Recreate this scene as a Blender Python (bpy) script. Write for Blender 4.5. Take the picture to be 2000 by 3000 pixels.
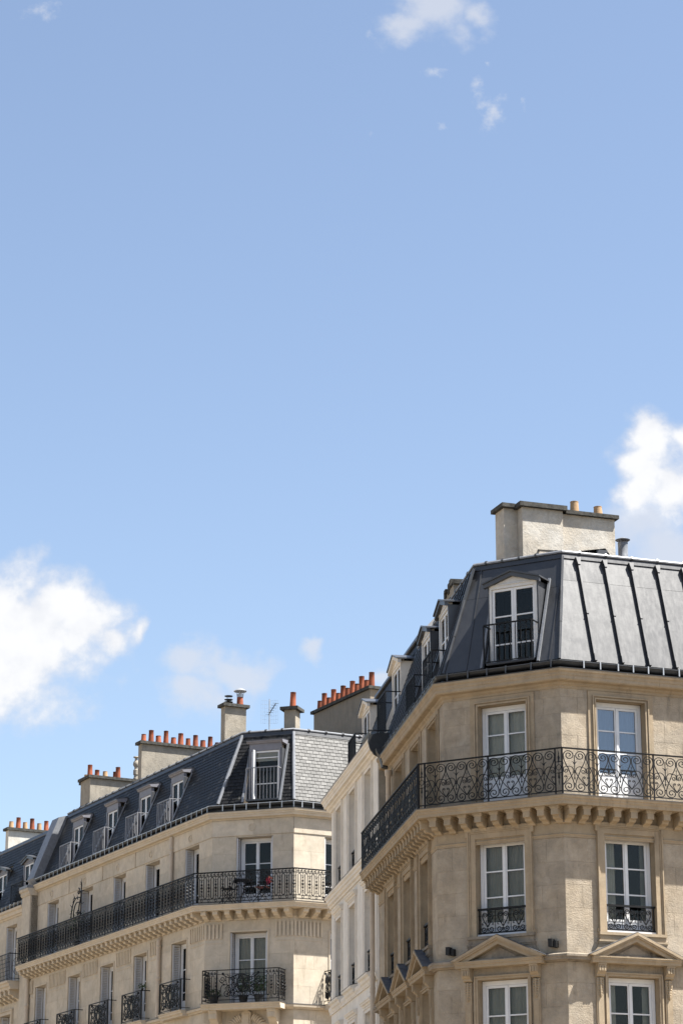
import bpy, bmesh, math, random
from mathutils import Vector, Matrix
random.seed(7)
for ob in list(bpy.data.objects):
    bpy.data.objects.remove(ob, do_unlink=True)
sc = bpy.context.scene
COL = sc.collection

# ---------------------------------------------------------------- camera
FPX = 7534.0
PITCH = math.radians(17.67)
cam_d = bpy.data.cameras.new('camera')
cam = bpy.data.objects.new('camera', cam_d)
COL.objects.link(cam)
cam.location = (0, 0, 1.65)
cam.rotation_euler = (math.radians(90) + PITCH, 0, 0)
cam_d.sensor_fit = 'VERTICAL'
cam_d.sensor_height = 36.0
cam_d.lens = FPX / 3000.0 * 36.0
cam_d.clip_start = 0.5
cam_d.clip_end = 6000
sc.camera = cam

# ---------------------------------------------------------------- sky, sun, exposure
SUN_AZ, SUN_EL = 104.0, 62.0          # clockwise from +Y (view direction)
SKY_STRENGTH = 0.066
sc.view_settings.view_transform = 'Standard'
sc.view_settings.look = 'None'
sc.view_settings.gamma = 1.0
sc.view_settings.use_curve_mapping = False
sc.view_settings.exposure = 1.65

world = bpy.data.worlds.new('World')
sc.world = world
world.use_nodes = True
wt = world.node_tree
wt.nodes.clear()


class NT:
    """small node-building helper"""
    def __init__(s, tree):
        s.t = tree

    def n(s, kind, **props):
        nd = s.t.nodes.new(kind)
        for k, v in props.items():
            setattr(nd, k, v)
        return nd

    def put(s, sock, val):
        if isinstance(val, bpy.types.NodeSocket):
            s.t.links.new(val, sock)
        else:
            sock.default_value = val

    def m(s, op, a, b=0.0, c=0.0, clamp=False):
        nd = s.n('ShaderNodeMath', operation=op, use_clamp=clamp)
        s.put(nd.inputs[0], a); s.put(nd.inputs[1], b); s.put(nd.inputs[2], c)
        return nd.outputs[0]

    def vm(s, op, a, b=(0, 0, 0)):
        nd = s.n('ShaderNodeVectorMath', operation=op)
        s.put(nd.inputs[0], a); s.put(nd.inputs[1], b)
        return nd.outputs[0]

    def smooth(s, v, lo, hi, a=0.0, b=1.0):
        nd = s.n('ShaderNodeMapRange', interpolation_type='SMOOTHSTEP')
        s.put(nd.inputs[0], v)
        nd.inputs[1].default_value = lo; nd.inputs[2].default_value = hi
        nd.inputs[3].default_value = a; nd.inputs[4].default_value = b
        return nd.outputs[0]

    def noise(s, vec, scale, detail=4.0, rough=0.55, dist=0.0):
        nd = s.n('ShaderNodeTexNoise')
        s.put(nd.inputs['Vector'], vec)
        nd.inputs['Scale'].default_value = scale
        nd.inputs['Detail'].default_value = detail
        nd.inputs['Roughness'].default_value = rough
        nd.inputs['Distortion'].default_value = dist
        return nd.outputs[0]

    def mix(s, f, a, b, blend='MIX'):
        nd = s.n('ShaderNodeMix', data_type='RGBA', blend_type=blend)
        s.put(nd.inputs[0], f)
        s.put(nd.inputs[6], a); s.put(nd.inputs[7], b)
        return nd.outputs[2]


def px_dir(x, y):
    u, v = (x - 1000) / FPX, (1500 - y) / FPX
    return Vector((u, math.cos(PITCH) - v * math.sin(PITCH), math.sin(PITCH) + v * math.cos(PITCH)))


W = NT(wt)
tc = W.n('ShaderNodeTexCoord')
dirv = tc.outputs['Generated']
sky = W.n('ShaderNodeTexSky', sky_type='NISHITA', sun_disc=False)
sky.sun_elevation = math.radians(SUN_EL)
sky.sun_rotation = math.radians(SUN_AZ)
sky.altitude = 50
sky.air_density = 1.0
sky.dust_density = 1.0
sky.ozone_density = 1.0
W.put(sky.inputs['Vector'], dirv) if 'Vector' in sky.inputs else None
sep = W.n('ShaderNodeSeparateXYZ')
W.put(sep.inputs[0], dirv)
ys = W.m('MAXIMUM', sep.outputs[1], 0.05)
pxx = W.m('DIVIDE', sep.outputs[0], ys)
pzz = W.m('DIVIDE', sep.outputs[2], ys)
cmb = W.n('ShaderNodeCombineXYZ')
W.put(cmb.inputs[0], pxx); W.put(cmb.inputs[1], pzz)
pv = cmb.outputs[0]
warp = W.noise(pv, 26.0, 3.0, 0.6)
wv = W.n('ShaderNodeTexNoise'); W.put(wv.inputs['Vector'], pv)
wv.inputs['Scale'].default_value = 30.0; wv.inputs['Detail'].default_value = 5.0
woff = W.vm('SCALE', W.vm('SUBTRACT', wv.outputs['Color'], (0.5, 0.5, 0.5)))
woff.node.inputs['Scale'].default_value = 0.030
pw = W.vm('ADD', pv, woff)
# cumulus of the day, as directions in the sky: centre and radii (photograph pixels turned into directions), weight
CL_DENSE = [(0, 1805, 245, 150, 1.1), (140, 1775, 155, 108, 1.08), (240, 1812, 112, 86, 1.02), (315, 1852, 74, 54, 0.95), (380, 1835, 36, 42, 0.85), (40, 1925, 240, 120, 1.08),
            (1925, 1272, 74, 74, 1.0), (1880, 1350, 92, 84, 1.0), (1848, 1430, 84, 66, 0.95), (1965, 1410, 120, 100, 1.0), (2020, 1300, 60, 60, 0.9)]
CL_SOFT = [(1890, 1520, 160, 100, 0.9), (1960, 1620, 190, 100, 0.9), (60, 2000, 210, 60, 0.7)]
CL_FAINT = [(575, 1925, 95, 60, 1.05), (680, 1955, 125, 60, 0.95), (545, 2030, 95, 65, 0.95), (640, 2060, 125, 65, 0.9), (735, 1990, 75, 60, 0.65), (900, 1898, 62, 26, 0.95),
            (1265, 5, 130, 70, 1.0), (1175, 85, 80, 45, 0.8), (1400, 20, 70, 50, 0.85), (1130, 2000, 60, 40, 0.8)]
CL_WISP = [(1440, 330, 62, 42, 1.0), (1390, 262, 34, 46, 0.8), (1265, 225, 36, 26, 0.8), (1555, 310, 16, 26, 0.7), (1420, 185, 20, 15, 0.7), (1270, 385, 26, 24, 0.5), (90, 20, 70, 26, 0.8), (1090, 410, 20, 26, 0.5), (1090, 120, 40, 40, 0.5)]


def cloud_field(blobs, vec):
    acc = None
    for (bx_, by_, rx, ry, wgt) in blobs:
        d0 = px_dir(bx_, by_); c0 = (d0.x / d0.y, d0.z / d0.y)
        d1 = px_dir(bx_ + rx, by_); d2 = px_dir(bx_, by_ - ry)
        ra, rb = abs(d1.x / d1.y - c0[0]), abs(d2.z / d2.y - c0[1])
        q = W.vm('SUBTRACT', vec, (c0[0], c0[1], 0))
        q = W.vm('MULTIPLY', q, (1 / ra, 1 / rb, 0))
        sp = W.n('ShaderNodeSeparateXYZ'); W.put(sp.inputs[0], q)
        qy = W.m('MAXIMUM', sp.outputs[1], W.m('MULTIPLY', sp.outputs[1], 0.62))     # softer, longer undersides
        ln = W.m('SQRT', W.m('ADD', W.m('MULTIPLY', sp.outputs[0], sp.outputs[0]), W.m('MULTIPLY', qy, qy)))
        val = W.m('SUBTRACT', wgt * 1.18, ln)
        acc = val if acc is None else W.m('SMOOTH_MAX', acc, val, 0.25)
    return acc


lobe = W.noise(pv, 62.0, 9.0, 0.56)
fine = W.noise(pv, 150.0, 8.0, 0.62)
nz_ = W.m('ADD', W.m('MULTIPLY', W.m('SUBTRACT', lobe, 0.5), 1.5), W.m('MULTIPLY', W.m('SUBTRACT', fine, 0.5), 0.5))
fd = W.m('ADD', cloud_field(CL_DENSE, pw), nz_)
a_dense = W.m('MULTIPLY', W.smooth(fd, -0.08, 0.86), 0.95)
fs = W.m('ADD', cloud_field(CL_SOFT, pw), W.m('MULTIPLY', nz_, 0.6))
a_soft = W.m('MULTIPLY', W.smooth(fs, -0.25, 0.9), 0.72)
ff = W.m('ADD', cloud_field(CL_FAINT, pw), W.m('MULTIPLY', nz_, 1.05))
a_faint = W.m('MULTIPLY', W.smooth(ff, 0.0, 0.95), 0.66)
fw_ = W.m('ADD', cloud_field(CL_WISP, pw), W.m('MULTIPLY', W.m('SUBTRACT', fine, 0.5), 3.4))
a_wisp = W.m('MULTIPLY', W.smooth(fw_, 0.15, 1.7), 0.62)
amask = W.m('MAXIMUM', W.m('MAXIMUM', a_dense, a_soft), W.m('MAXIMUM', a_faint, a_wisp))
# broken clouds over the rest of the sky
gen = W.noise(W.vm('MULTIPLY', dirv, (1.0, 1.0, 2.2)), 3.2, 7.0, 0.58)
outside = W.m('MAXIMUM', W.smooth(W.m('ABSOLUTE', pxx), 0.16, 0.30), W.m('MAXIMUM', W.smooth(pzz, 0.56, 0.75), W.smooth(sep.outputs[1], 0.3, 0.1)))
gmask = W.m('MULTIPLY', W.m('MULTIPLY', W.smooth(gen, 0.57, 0.74), outside), 0.85)
mask = W.m('MAXIMUM', amask, gmask, clamp=True)
bright = W.m('MULTIPLY', W.smooth(fd, 0.1, 0.9), W.smooth(lobe, 0.30, 0.62, 0.55, 1.0))
cl = W.mix(bright, (3.75, 3.85, 4.15, 1), (4.95, 4.95, 4.98, 1))
# humid summer air: nishita slightly desaturated towards white
hs = W.n('ShaderNodeHueSaturation')
hs.inputs['Saturation'].default_value = 0.92
hs.inputs['Value'].default_value = 1.0
W.put(hs.inputs['Color'], sky.outputs[0])
skycol = W.mix(mask, hs.outputs[0], cl)
bg = W.n('ShaderNodeBackground')
bg.inputs['Strength'].default_value = SKY_STRENGTH
W.put(bg.inputs['Color'], skycol)
wo = W.n('ShaderNodeOutputWorld')
wt.links.new(bg.outputs[0], wo.inputs[0])

sd = bpy.data.lights.new('sun', 'SUN')
sd.energy = 5.0
sd.angle = math.radians(0.53)
sd.color = (1.0, 0.965, 0.90)
so = bpy.data.objects.new('sun', sd)
COL.objects.link(so)
a_, e_ = math.radians(SUN_AZ), math.radians(SUN_EL)
SUNV = Vector((math.sin(a_) * math.cos(e_), math.cos(a_) * math.cos(e_), math.sin(e_)))
so.rotation_euler = SUNV.to_track_quat('Z', 'Y').to_euler()
so.location = SUNV * 120

# ---------------------------------------------------------------- materials
def new_mat(name):
    m = bpy.data.materials.new(name)
    m.use_nodes = True
    m.node_tree.nodes.clear()
    t = NT(m.node_tree)
    out = t.n('ShaderNodeOutputMaterial')
    p = t.n('ShaderNodeBsdfPrincipled')
    m.node_tree.links.new(p.outputs[0], out.inputs[0])
    return m, t, p, out


def bump(t, p, h, strength, dist=0.01):
    b = t.n('ShaderNodeBump')
    b.inputs['Strength'].default_value = strength
    b.inputs['Distance'].default_value = dist
    t.put(b.inputs['Height'], h)
    t.m_ = b
    t.t.links.new(b.outputs[0], p.inputs['Normal'])


def C4(c):
    return (c[0], c[1], c[2], 1.0)


def stone(name, base, warm, stain, grain=38.0, grain_s=0.5, blockvar=0.16, stain_amt=0.5, rough=0.9, pits=0.5, mottle=0.12):
    m, t, p, o = new_mat(name)
    pos = t.n('ShaderNodeNewGeometry').outputs['Position']
    oi = t.n('ShaderNodeObjectInfo')
    big = t.noise(pos, 1.3, 6.0, 0.62, 0.4)
    mid = t.noise(pos, 7.0, 6.0, 0.65)
    fin = t.noise(pos, grain, 5.0, 0.7)
    c = t.mix(t.smooth(big, 0.32, 0.68), C4(base), C4(warm))
    streak = t.noise(t.vm('MULTIPLY', pos, (9.0, 9.0, 1.1)), 1.0, 5.0, 0.6)
    st = t.m('MULTIPLY', t.m('MULTIPLY', t.smooth(streak, 0.50, 0.78), t.smooth(big, 0.40, 0.62)), stain_amt)
    c = t.mix(st, c, C4(stain))
    patch = t.smooth(mid, 0.55, 0.72)
    c = t.mix(t.m('MULTIPLY', patch, 0.35), c, C4([min(1, v * 1.28) for v in base]))
    dark = t.smooth(fin, 0.30, 0.44, 1.0, 0.0)
    c = t.mix(t.m('MULTIPLY', dark, 0.30 * pits / 0.5), c, C4(stain))
    mot = t.noise(t.vm('ADD', pos, (31.0, 7.0, 3.0)), 2.6, 9.0, 0.72, 0.3)
    mk = t.smooth(mot, 0.30, 0.70, 1.0 - mottle, 1.0 + mottle * 0.45)
    k = t.m('MULTIPLY', mk, t.m('ADD', 1.0 - blockvar * 0.5, t.m('MULTIPLY', oi.outputs['Random'], blockvar)))
    kk = t.n('ShaderNodeCombineXYZ')
    for i in range(3):
        t.put(kk.inputs[i], k)
    c = t.mix(1.0, c, kk.outputs[0], 'MULTIPLY')
    spk = t.smooth(t.noise(pos, 21.0, 2.0, 0.5), 0.735, 0.765)
    c = t.mix(t.m('MULTIPLY', spk, 0.5 * mottle / 0.3), c, (0.55, 0.52, 0.46, 1))
    t.put(p.inputs['Base Color'], c)
    p.inputs['Roughness'].default_value = rough
    p.inputs['Specular IOR Level'].default_value = 0.15
    h = t.m('ADD', t.m('MULTIPLY', fin, 0.8), t.m('MULTIPLY', mid, 0.6))
    bump(t, p, h, grain_s, 0.02)
    return m


def simple(name, col, rough=0.6, metal=0.0, spec=0.4, var=0.12, vscale=6.0, bmp=0.1, bscale=30.0, col2=None, objvar=0.0, streak=0.0, streakcol=(0.1, 0.1, 0.1)):
    m, t, p, o = new_mat(name)
    pos = t.n('ShaderNodeNewGeometry').outputs['Position']
    nz = t.noise(pos, vscale, 5.0, 0.6)
    c2 = col2 if col2 else [v * (1 - var * 2) for v in col]
    c = t.mix(t.smooth(nz, 0.3, 0.7), C4(col), C4(c2))
    if streak:
        s1 = t.noise(t.vm('MULTIPLY', pos, (14.0, 14.0, 1.2)), 1.0, 5.0, 0.6)
        c = t.mix(t.m('MULTIPLY', t.smooth(s1, 0.48, 0.75), streak), c, C4(streakcol))
    if objvar:
        oi = t.n('ShaderNodeObjectInfo')
        k = t.m('ADD', 1.0 - objvar * 0.5, t.m('MULTIPLY', oi.outputs['Random'], objvar))
        kk = t.n('ShaderNodeCombineXYZ')
        for i in range(3):
            t.put(kk.inputs[i], k)
        c = t.mix(1.0, c, kk.outputs[0], 'MULTIPLY')
    t.put(p.inputs['Base Color'], c)
    rg = t.m('ADD', rough - 0.06, t.m('MULTIPLY', nz, 0.12))
    t.put(p.inputs['Roughness'], rg)
    p.inputs['Metallic'].default_value = metal
    p.inputs['Specular IOR Level'].default_value = spec
    if bmp:
        bump(t, p, t.noise(pos, bscale, 4.0, 0.6), bmp, 0.01)
    return m


def zinc_mat(name, col, col2, metal, rough):
    m, t, p, o = new_mat(name)
    pos = t.n('ShaderNodeNewGeometry').outputs['Position']
    oi = t.n('ShaderNodeObjectInfo')
    blot = t.noise(pos, 2.6, 5.0, 0.6, 0.5)
    strk = t.noise(t.vm('MULTIPLY', pos, (11.0, 11.0, 0.9)), 1.0, 6.0, 0.62)
    speck = t.noise(pos, 55.0, 3.0, 0.6)
    c = t.mix(t.smooth(blot, 0.3, 0.7), C4(col), C4(col2))
    c = t.mix(t.m('MULTIPLY', t.smooth(strk, 0.52, 0.74), 0.30), c, C4([min(1, v * 1.5) for v in col]))
    c = t.mix(t.m('MULTIPLY', t.smooth(speck, 0.66, 0.74), 0.2), c, C4([min(1, v * 1.9) for v in col]))
    t.put(p.inputs['Base Color'], c)
    r = t.m('ADD', rough - 0.08, t.m('ADD', t.m('ADD', t.m('MULTIPLY', blot, 0.06), t.m('MULTIPLY', t.smooth(strk, 0.4, 0.7), 0.07)), t.m('MULTIPLY', oi.outputs['Random'], 0.06)))
    t.put(p.inputs['Roughness'], r)
    p.inputs['Metallic'].default_value = metal
    p.inputs['Specular IOR Level'].default_value = 0.54
    h = t.m('ADD', t.noise(pos, 3.0, 3.0, 0.5), t.m('MULTIPLY', speck, 0.05))
    bump(t, p, h, 0.07, 0.03)
    return m


def slate_mat(name):
    m, t, p, o = new_mat(name)
    g = t.n('ShaderNodeNewGeometry')
    pos = g.outputs['Position']
    oi = t.n('ShaderNodeObjectInfo')
    nz = t.noise(pos, 9.0, 5.0, 0.65)
    rnd = t.m('FRACT', t.m('ADD', oi.outputs['Random'], g.outputs['Random Per Island']))
    c = t.mix(rnd, (0.007, 0.007, 0.0072, 1), (0.019, 0.0185, 0.0185, 1))
    c = t.mix(t.m('MULTIPLY', t.smooth(nz, 0.52, 0.7), 0.40), c, (0.055, 0.054, 0.050, 1))
    c = t.mix(t.m('MULTIPLY', t.m('GREATER_THAN', rnd, 0.94), 0.6), c, (0.075, 0.073, 0.068, 1))
    t.put(p.inputs['Base Color'], c)
    t.put(p.inputs['Roughness'], t.m('ADD', 0.44, t.m('MULTIPLY', rnd, 0.07)))
    p.inputs['Specular IOR Level'].default_value = 0.21
    bump(t, p, t.m('ADD', t.noise(pos, 16.0, 5.0, 0.6), t.m('MULTIPLY', rnd, 0.02)), 0.22, 0.01)
    return m


def glass_mat(name, ior=1.5, tint=(0.72, 0.78, 0.80), extra=0.0, refl=(0.36, 0.36, 0.35)):
    m = bpy.data.materials.new(name)
    m.use_nodes = True
    m.node_tree.nodes.clear()
    t = NT(m.node_tree)
    out = t.n('ShaderNodeOutputMaterial')
    tr = t.n('ShaderNodeBsdfTransparent'); tr.inputs[0].default_value = C4(tint)
    gl = t.n('ShaderNodeBsdfGlossy'); gl.inputs['Roughness'].default_value = 0.015
    gl.inputs['Color'].default_value = C4(refl)  # mirrored sky dimmed by colour, standing in for the houses opposite
    pos = t.n('ShaderNodeNewGeometry').outputs['Position']
    b = t.n('ShaderNodeBump'); b.inputs['Strength'].default_value = 0.06; b.inputs['Distance'].default_value = 0.02
    t.put(b.inputs['Height'], t.noise(pos, 2.2, 2.0, 0.5))
    m.node_tree.links.new(b.outputs[0], gl.inputs['Normal'])
    fr = t.n('ShaderNodeFresnel'); fr.inputs[0].default_value = ior
    mx = t.n('ShaderNodeMixShader')
    t.put(mx.inputs[0], t.m('ADD', fr.outputs[0], extra, clamp=True))
    m.node_tree.links.new(tr.outputs[0], mx.inputs[1])
    m.node_tree.links.new(gl.outputs[0], mx.inputs[2])
    m.node_tree.links.new(mx.outputs[0], out.inputs[0])
    return m


M = {}
M['stone1'] = stone('limestone_weathered', (0.345, 0.297, 0.235), (0.36, 0.298, 0.222), (0.135, 0.115, 0.09), 34.0, 0.85, 0.16, 0.75, mottle=0.24)
M['trim1'] = stone('limestone_trim', (0.33, 0.268, 0.19), (0.35, 0.275, 0.188), (0.12, 0.096, 0.072), 60.0, 0.32, 0.08, 0.6, pits=0.4, mottle=0.18)
M['sillstone'] = stone('limestone_sooty', (0.28, 0.235, 0.18), (0.23, 0.195, 0.155), (0.07, 0.062, 0.054), 50.0, 0.45, 0.1, 0.9, mottle=0.3)
M['stone3'] = stone('limestone_cream', (0.495, 0.438, 0.355), (0.51, 0.443, 0.348), (0.25, 0.21, 0.165), 46.0, 0.32, 0.15, 0.6, pits=0.35, mottle=0.16)
M['trim3'] = stone('limestone_cream_trim', (0.50, 0.435, 0.345), (0.52, 0.445, 0.34), (0.25, 0.21, 0.16), 60.0, 0.2, 0.05, 0.35, pits=0.2)
M['plaster2'] = stone('painted_plaster', (0.70, 0.655, 0.585), (0.715, 0.665, 0.59), (0.42, 0.38, 0.32), 70.0, 0.08, 0.02, 0.22, pits=0.1)
M['render'] = stone('old_chimney_render', (0.27, 0.245, 0.205), (0.31, 0.275, 0.222), (0.14, 0.125, 0.105), 22.0, 0.6, 0.06, 0.7, mottle=0.22)
M['render_pale'] = stone('patched_pale_render', (0.47, 0.445, 0.40), (0.44, 0.39, 0.32), (0.22, 0.20, 0.175), 18.0, 0.55, 0.06, 0.7, mottle=0.22)
M['render_dark'] = stone('brown_chimney_render', (0.25, 0.215, 0.17), (0.28, 0.235, 0.18), (0.10, 0.09, 0.08), 26.0, 0.7, 0.06, 0.7)
M['render_white'] = stone('white_chimney_render', (0.55, 0.53, 0.48), (0.52, 0.49, 0.43), (0.28, 0.26, 0.22), 24.0, 0.5, 0.05, 0.5)
M['capstone'] = simple('mossy_cap_stone', (0.088, 0.085, 0.077), 0.95, 0, 0.1, 0.25, 9.0, 0.7, 25.0)
M['terracotta'] = simple('terracotta', (0.33, 0.092, 0.045), 0.85, 0, 0.2, 0.15, 8.0, 0.2, 40.0, (0.23, 0.078, 0.045), 0.6, 0.5, (0.07, 0.042, 0.032))
def soot(m):
    t = NT(m.node_tree)
    p = [n for n in m.node_tree.nodes if n.type == 'BSDF_PRINCIPLED'][0]
    src = p.inputs['Base Color'].links[0].from_socket
    gz = t.n('ShaderNodeSeparateXYZ'); t.put(gz.inputs[0], t.n('ShaderNodeTexCoord').outputs['Generated'])
    pos = t.n('ShaderNodeNewGeometry').outputs['Position']
    f = t.smooth(t.m('ADD', gz.outputs[2], t.m('MULTIPLY', t.m('SUBTRACT', t.noise(pos, 14.0, 4.0), 0.5), 0.9)), 0.72, 1.08)
    t.put(p.inputs['Base Color'], t.mix(t.m('MULTIPLY', f, 0.75), src, (0.035, 0.027, 0.022, 1)))


soot(M['terracotta'])
M['buffpot'] = simple('buff_clay', (0.44, 0.28, 0.15), 0.9, 0, 0.15, 0.15, 8.0, 0.4, 30.0, (0.34, 0.23, 0.14), 0.2)
M['zinc'] = zinc_mat('zinc_sheet', (0.030, 0.031, 0.034), (0.040, 0.041, 0.044), 0.0, 0.37)
M['zinc_dark'] = zinc_mat('zinc_trim', (0.040, 0.042, 0.047), (0.052, 0.054, 0.060), 0.0, 0.40)
M['lead'] = simple('lead_flashing', (0.12, 0.12, 0.125), 0.6, 0.2, 0.4, 0.2, 7.0, 0.25, 20.0)
M['slate'] = slate_mat('slate')
M['iron'] = simple('black_wrought_iron', (0.006, 0.006, 0.007), 0.55, 0.0, 0.25, 0.2, 12.0, 0.15, 60.0)
M['gutter'] = simple('blackened_gutter', (0.030, 0.032, 0.034), 0.5, 0.2, 0.5, 0.2, 6.0, 0.2, 20.0)
M['galv'] = simple('galvanised_steel', (0.42, 0.43, 0.44), 0.42, 0.6, 0.5, 0.1, 9.0, 0.1, 40.0)
M['vent'] = simple('dull_zinc_pipe', (0.20, 0.21, 0.23), 0.6, 0.1, 0.3, 0.2, 9.0, 0.2, 25.0)
M['white'] = simple('white_paint', (0.66, 0.665, 0.675), 0.42, 0, 0.4, 0.04, 5.0, 0.05, 30.0)
M['cream'] = simple('cream_paint', (0.62, 0.585, 0.51), 0.6, 0, 0.3, 0.07, 6.0, 0.15, 30.0, None, 0, 0.2, (0.3, 0.26, 0.2))
M['offwhite'] = simple('off_white_paint', (0.60, 0.595, 0.58), 0.5, 0, 0.35, 0.06, 6.0, 0.1, 30.0, None, 0, 0.15, (0.35, 0.32, 0.28))
M['shutter'] = simple('grey_shutter_paint', (0.56, 0.56, 0.57), 0.5, 0, 0.35, 0.05, 6.0, 0.05, 30.0)
M['dormer_paint'] = simple('lilac_grey_dormer_paint', (0.19, 0.19, 0.215), 0.5, 0, 0.3, 0.06, 6.0, 0.05, 30.0)
M['leadstrip'] = simple('pale_lead_strip', (0.20, 0.208, 0.225), 0.5, 0.1, 0.4, 0.12, 9.0, 0.2, 25.0)
M['railgrey'] = simple('grey_rail_paint', (0.26, 0.26, 0.275), 0.45, 0.2, 0.4, 0.06, 8.0, 0.05, 40.0)
M['pipe'] = simple('painted_cast_iron_pipe', (0.50, 0.42, 0.33), 0.55, 0, 0.35, 0.06, 4.0, 0.1, 40.0, None, 0, 0.25, (0.25, 0.2, 0.16))
M['curtain'] = simple('net_curtain', (0.78, 0.78, 0.75), 0.95, 0, 0.05, 0.06, 3.0, 0.0)
M['curtain_dim'] = simple('grey_blind', (0.50, 0.49, 0.46), 0.95, 0, 0.05, 0.06, 3.0, 0.0)
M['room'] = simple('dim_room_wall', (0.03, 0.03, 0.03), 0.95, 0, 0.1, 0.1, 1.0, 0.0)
M['glass'] = glass_mat('window_glass', 1.5, (0.86, 0.86, 0.83), 0.0)
M['glass_bright'] = glass_mat('sky_boosted_glass', 1.6, (0.6, 0.66, 0.72), 0.10, (0.8, 0.8, 0.82))  # ordinary pane with its reflection boosted to show a brighter sky
M['asphalt'] = simple('asphalt', (0.055, 0.053, 0.050), 0.9, 0, 0.2, 0.15, 2.0, 0.4, 60.0)
M['pavement'] = simple('pale_paving', (0.235, 0.19, 0.14), 0.9, 0, 0.2, 0.1, 1.2, 0.3, 30.0)
M['black_plastic'] = simple('black_lamp_housing', (0.012, 0.012, 0.012), 0.55, 0, 0.3, 0.1, 20.0, 0.05, 50.0)
M['soil'] = simple('potting_soil', (0.035, 0.025, 0.018), 0.95, 0, 0.1, 0.2, 20.0, 0.5, 60.0)
M['leaf'] = simple('balcony_leaves', (0.045, 0.085, 0.025), 0.6, 0, 0.3, 0.2, 15.0, 0.0)
M['pink'] = simple('pink_fabric', (0.34, 0.03, 0.06), 0.8, 0, 0.2, 0.1, 15.0, 0.0)
M['redpot'] = simple('red_planter', (0.10, 0.02, 0.012), 0.6, 0, 0.35, 0.15, 12.0, 0.1)

# ---------------------------------------------------------------- mesh helpers
ROOT = {}


class MB:
    def __init__(s):
        s.v = []; s.f = []

    def add(s, pts):
        b = len(s.v)
        s.v.extend([Vector(p) for p in pts])
        return b

    def face(s, pts):
        b = s.add(pts)
        s.f.append(list(range(b, b + len(pts))))

    def prism(s, A, B):
        n = len(A)
        b = s.add(list(A) + list(B))
        s.f.append(list(range(b, b + n)))
        s.f.append(list(range(b + n, b + 2 * n))[::-1])
        for i in range(n):
            j = (i + 1) % n
            s.f.append([b + i, b + n + i, b + n + j, b + j])

    def hexa(s, p):
        s.prism(p[:4], p[4:])

    def wbox(s, x0, x1, y0, y1, z0, z1):
        s.hexa([(x0, y0, z0), (x1, y0, z0), (x1, y1, z0), (x0, y1, z0), (x0, y0, z1), (x1, y0, z1), (x1, y1, z1), (x0, y1, z1)])

    def tube(s, path, r, n=4, closed=False, caps=True):
        path = [Vector(p) for p in path]
        N = len(path)
        if N < 2:
            return
        rs = r if isinstance(r, (list, tuple)) else [r] * N
        rings = []
        up = None
        for i in range(N):
            a = path[i - 1] if (i > 0 or closed) else path[i]
            c = path[(i + 1) % N] if (i < N - 1 or closed) else path[i]
            tg = (c - a)
            if tg.length < 1e-9:
                tg = Vector((0, 0, 1))
            tg.normalize()
            if up is None:
                up = Vector((0, 1, 0)) if abs(tg.y) < 0.9 else Vector((1, 0, 0))
            sd_ = tg.cross(up)
            if sd_.length < 1e-6:
                sd_ = tg.cross(Vector((0.3, 0.5, 0.8)))
            sd_.normalize()
            up2 = sd_.cross(tg).normalized()
            up = up2
            b = s.add([path[i] + (sd_ * math.cos(2 * math.pi * (k + 0.5) / n) + up2 * math.sin(2 * math.pi * (k + 0.5) / n)) * rs[i] for k in range(n)])
            rings.append(b)
        cnt = N if closed else N - 1
        for i in range(cnt):
            a, c = rings[i], rings[(i + 1) % N]
            for k in range(n):
                l = (k + 1) % n
                s.f.append([a + k, a + l, c + l, c + k])
        if caps and not closed:
            s.f.append([rings[0] + k for k in range(n)][::-1])
            s.f.append([rings[-1] + k for k in range(n)])

    def lathe(s, c, prof, n=16, axis='z'):
        c = Vector(c)
        rings = []
        for (r, h) in prof:
            pts = []
            for k in range(n):
                a = 2 * math.pi * k / n
                if axis == 'z':
                    pts.append(c + Vector((r * math.cos(a), r * math.sin(a), h)))
                else:
                    pts.append(c + Vector((r * math.cos(a), h, r * math.sin(a))))
            rings.append(s.add(pts))
        for i in range(len(rings) - 1):
            for k in range(n):
                l = (k + 1) % n
                s.f.append([rings[i] + k, rings[i] + l, rings[i + 1] + l, rings[i + 1] + k])
        s.f.append([rings[0] + k for k in range(n)][::-1])
        s.f.append([rings[-1] + k for k in range(n)])

    def mesh(s, name, mat, off=Vector((0, 0, 0)), smooth=False, recalc=True):
        me = bpy.data.meshes.new(name)
        me.from_pydata([tuple(v - off) for v in s.v], [], s.f)
        if recalc:
            bm = bmesh.new(); bm.from_mesh(me)
            bmesh.ops.recalc_face_normals(bm, faces=bm.faces)
            bm.to_mesh(me); bm.free()
        if smooth:
            me.polygons.foreach_set('use_smooth', [True] * len(me.polygons))
            try:
                me.set_sharp_from_angle(angle=math.radians(40))
            except Exception:
                pass
        if mat is not None:
            me.materials.append(mat if not isinstance(mat, str) else M[mat])
        return me


def top(name, loc, label, cat, group=None):
    o = bpy.data.objects.new(name, None)
    o.empty_display_size = 0.3
    o.location = loc
    o['label'] = label; o['category'] = cat
    if group:
        o['group'] = group
    COL.objects.link(o)
    ROOT[o.name] = Vector(loc)
    return o


def obj(name, mb, mat, parent=None, smooth=False, recalc=True, label=None, kind=None):
    off = ROOT[parent.name] if parent else Vector((0, 0, 0))
    me = mb.mesh(name, mat, off, smooth, recalc)
    o = bpy.data.objects.new(name, me)
    COL.objects.link(o)
    if parent:
        o.parent = parent
        ROOT[o.name] = off
    if label:
        o['label'] = label
    if kind:
        o['kind'] = kind
    return o


def inst(name, me, parent, loc, rotz=0.0, scale=(1, 1, 1)):
    o = bpy.data.objects.new(name, me)
    o.location = Vector(loc) - ROOT[parent.name]
    o.rotation_euler = (0, 0, rotz)
    o.scale = scale
    o.parent = parent
    COL.objects.link(o)
    ROOT[o.name] = ROOT[parent.name]
    return o


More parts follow.
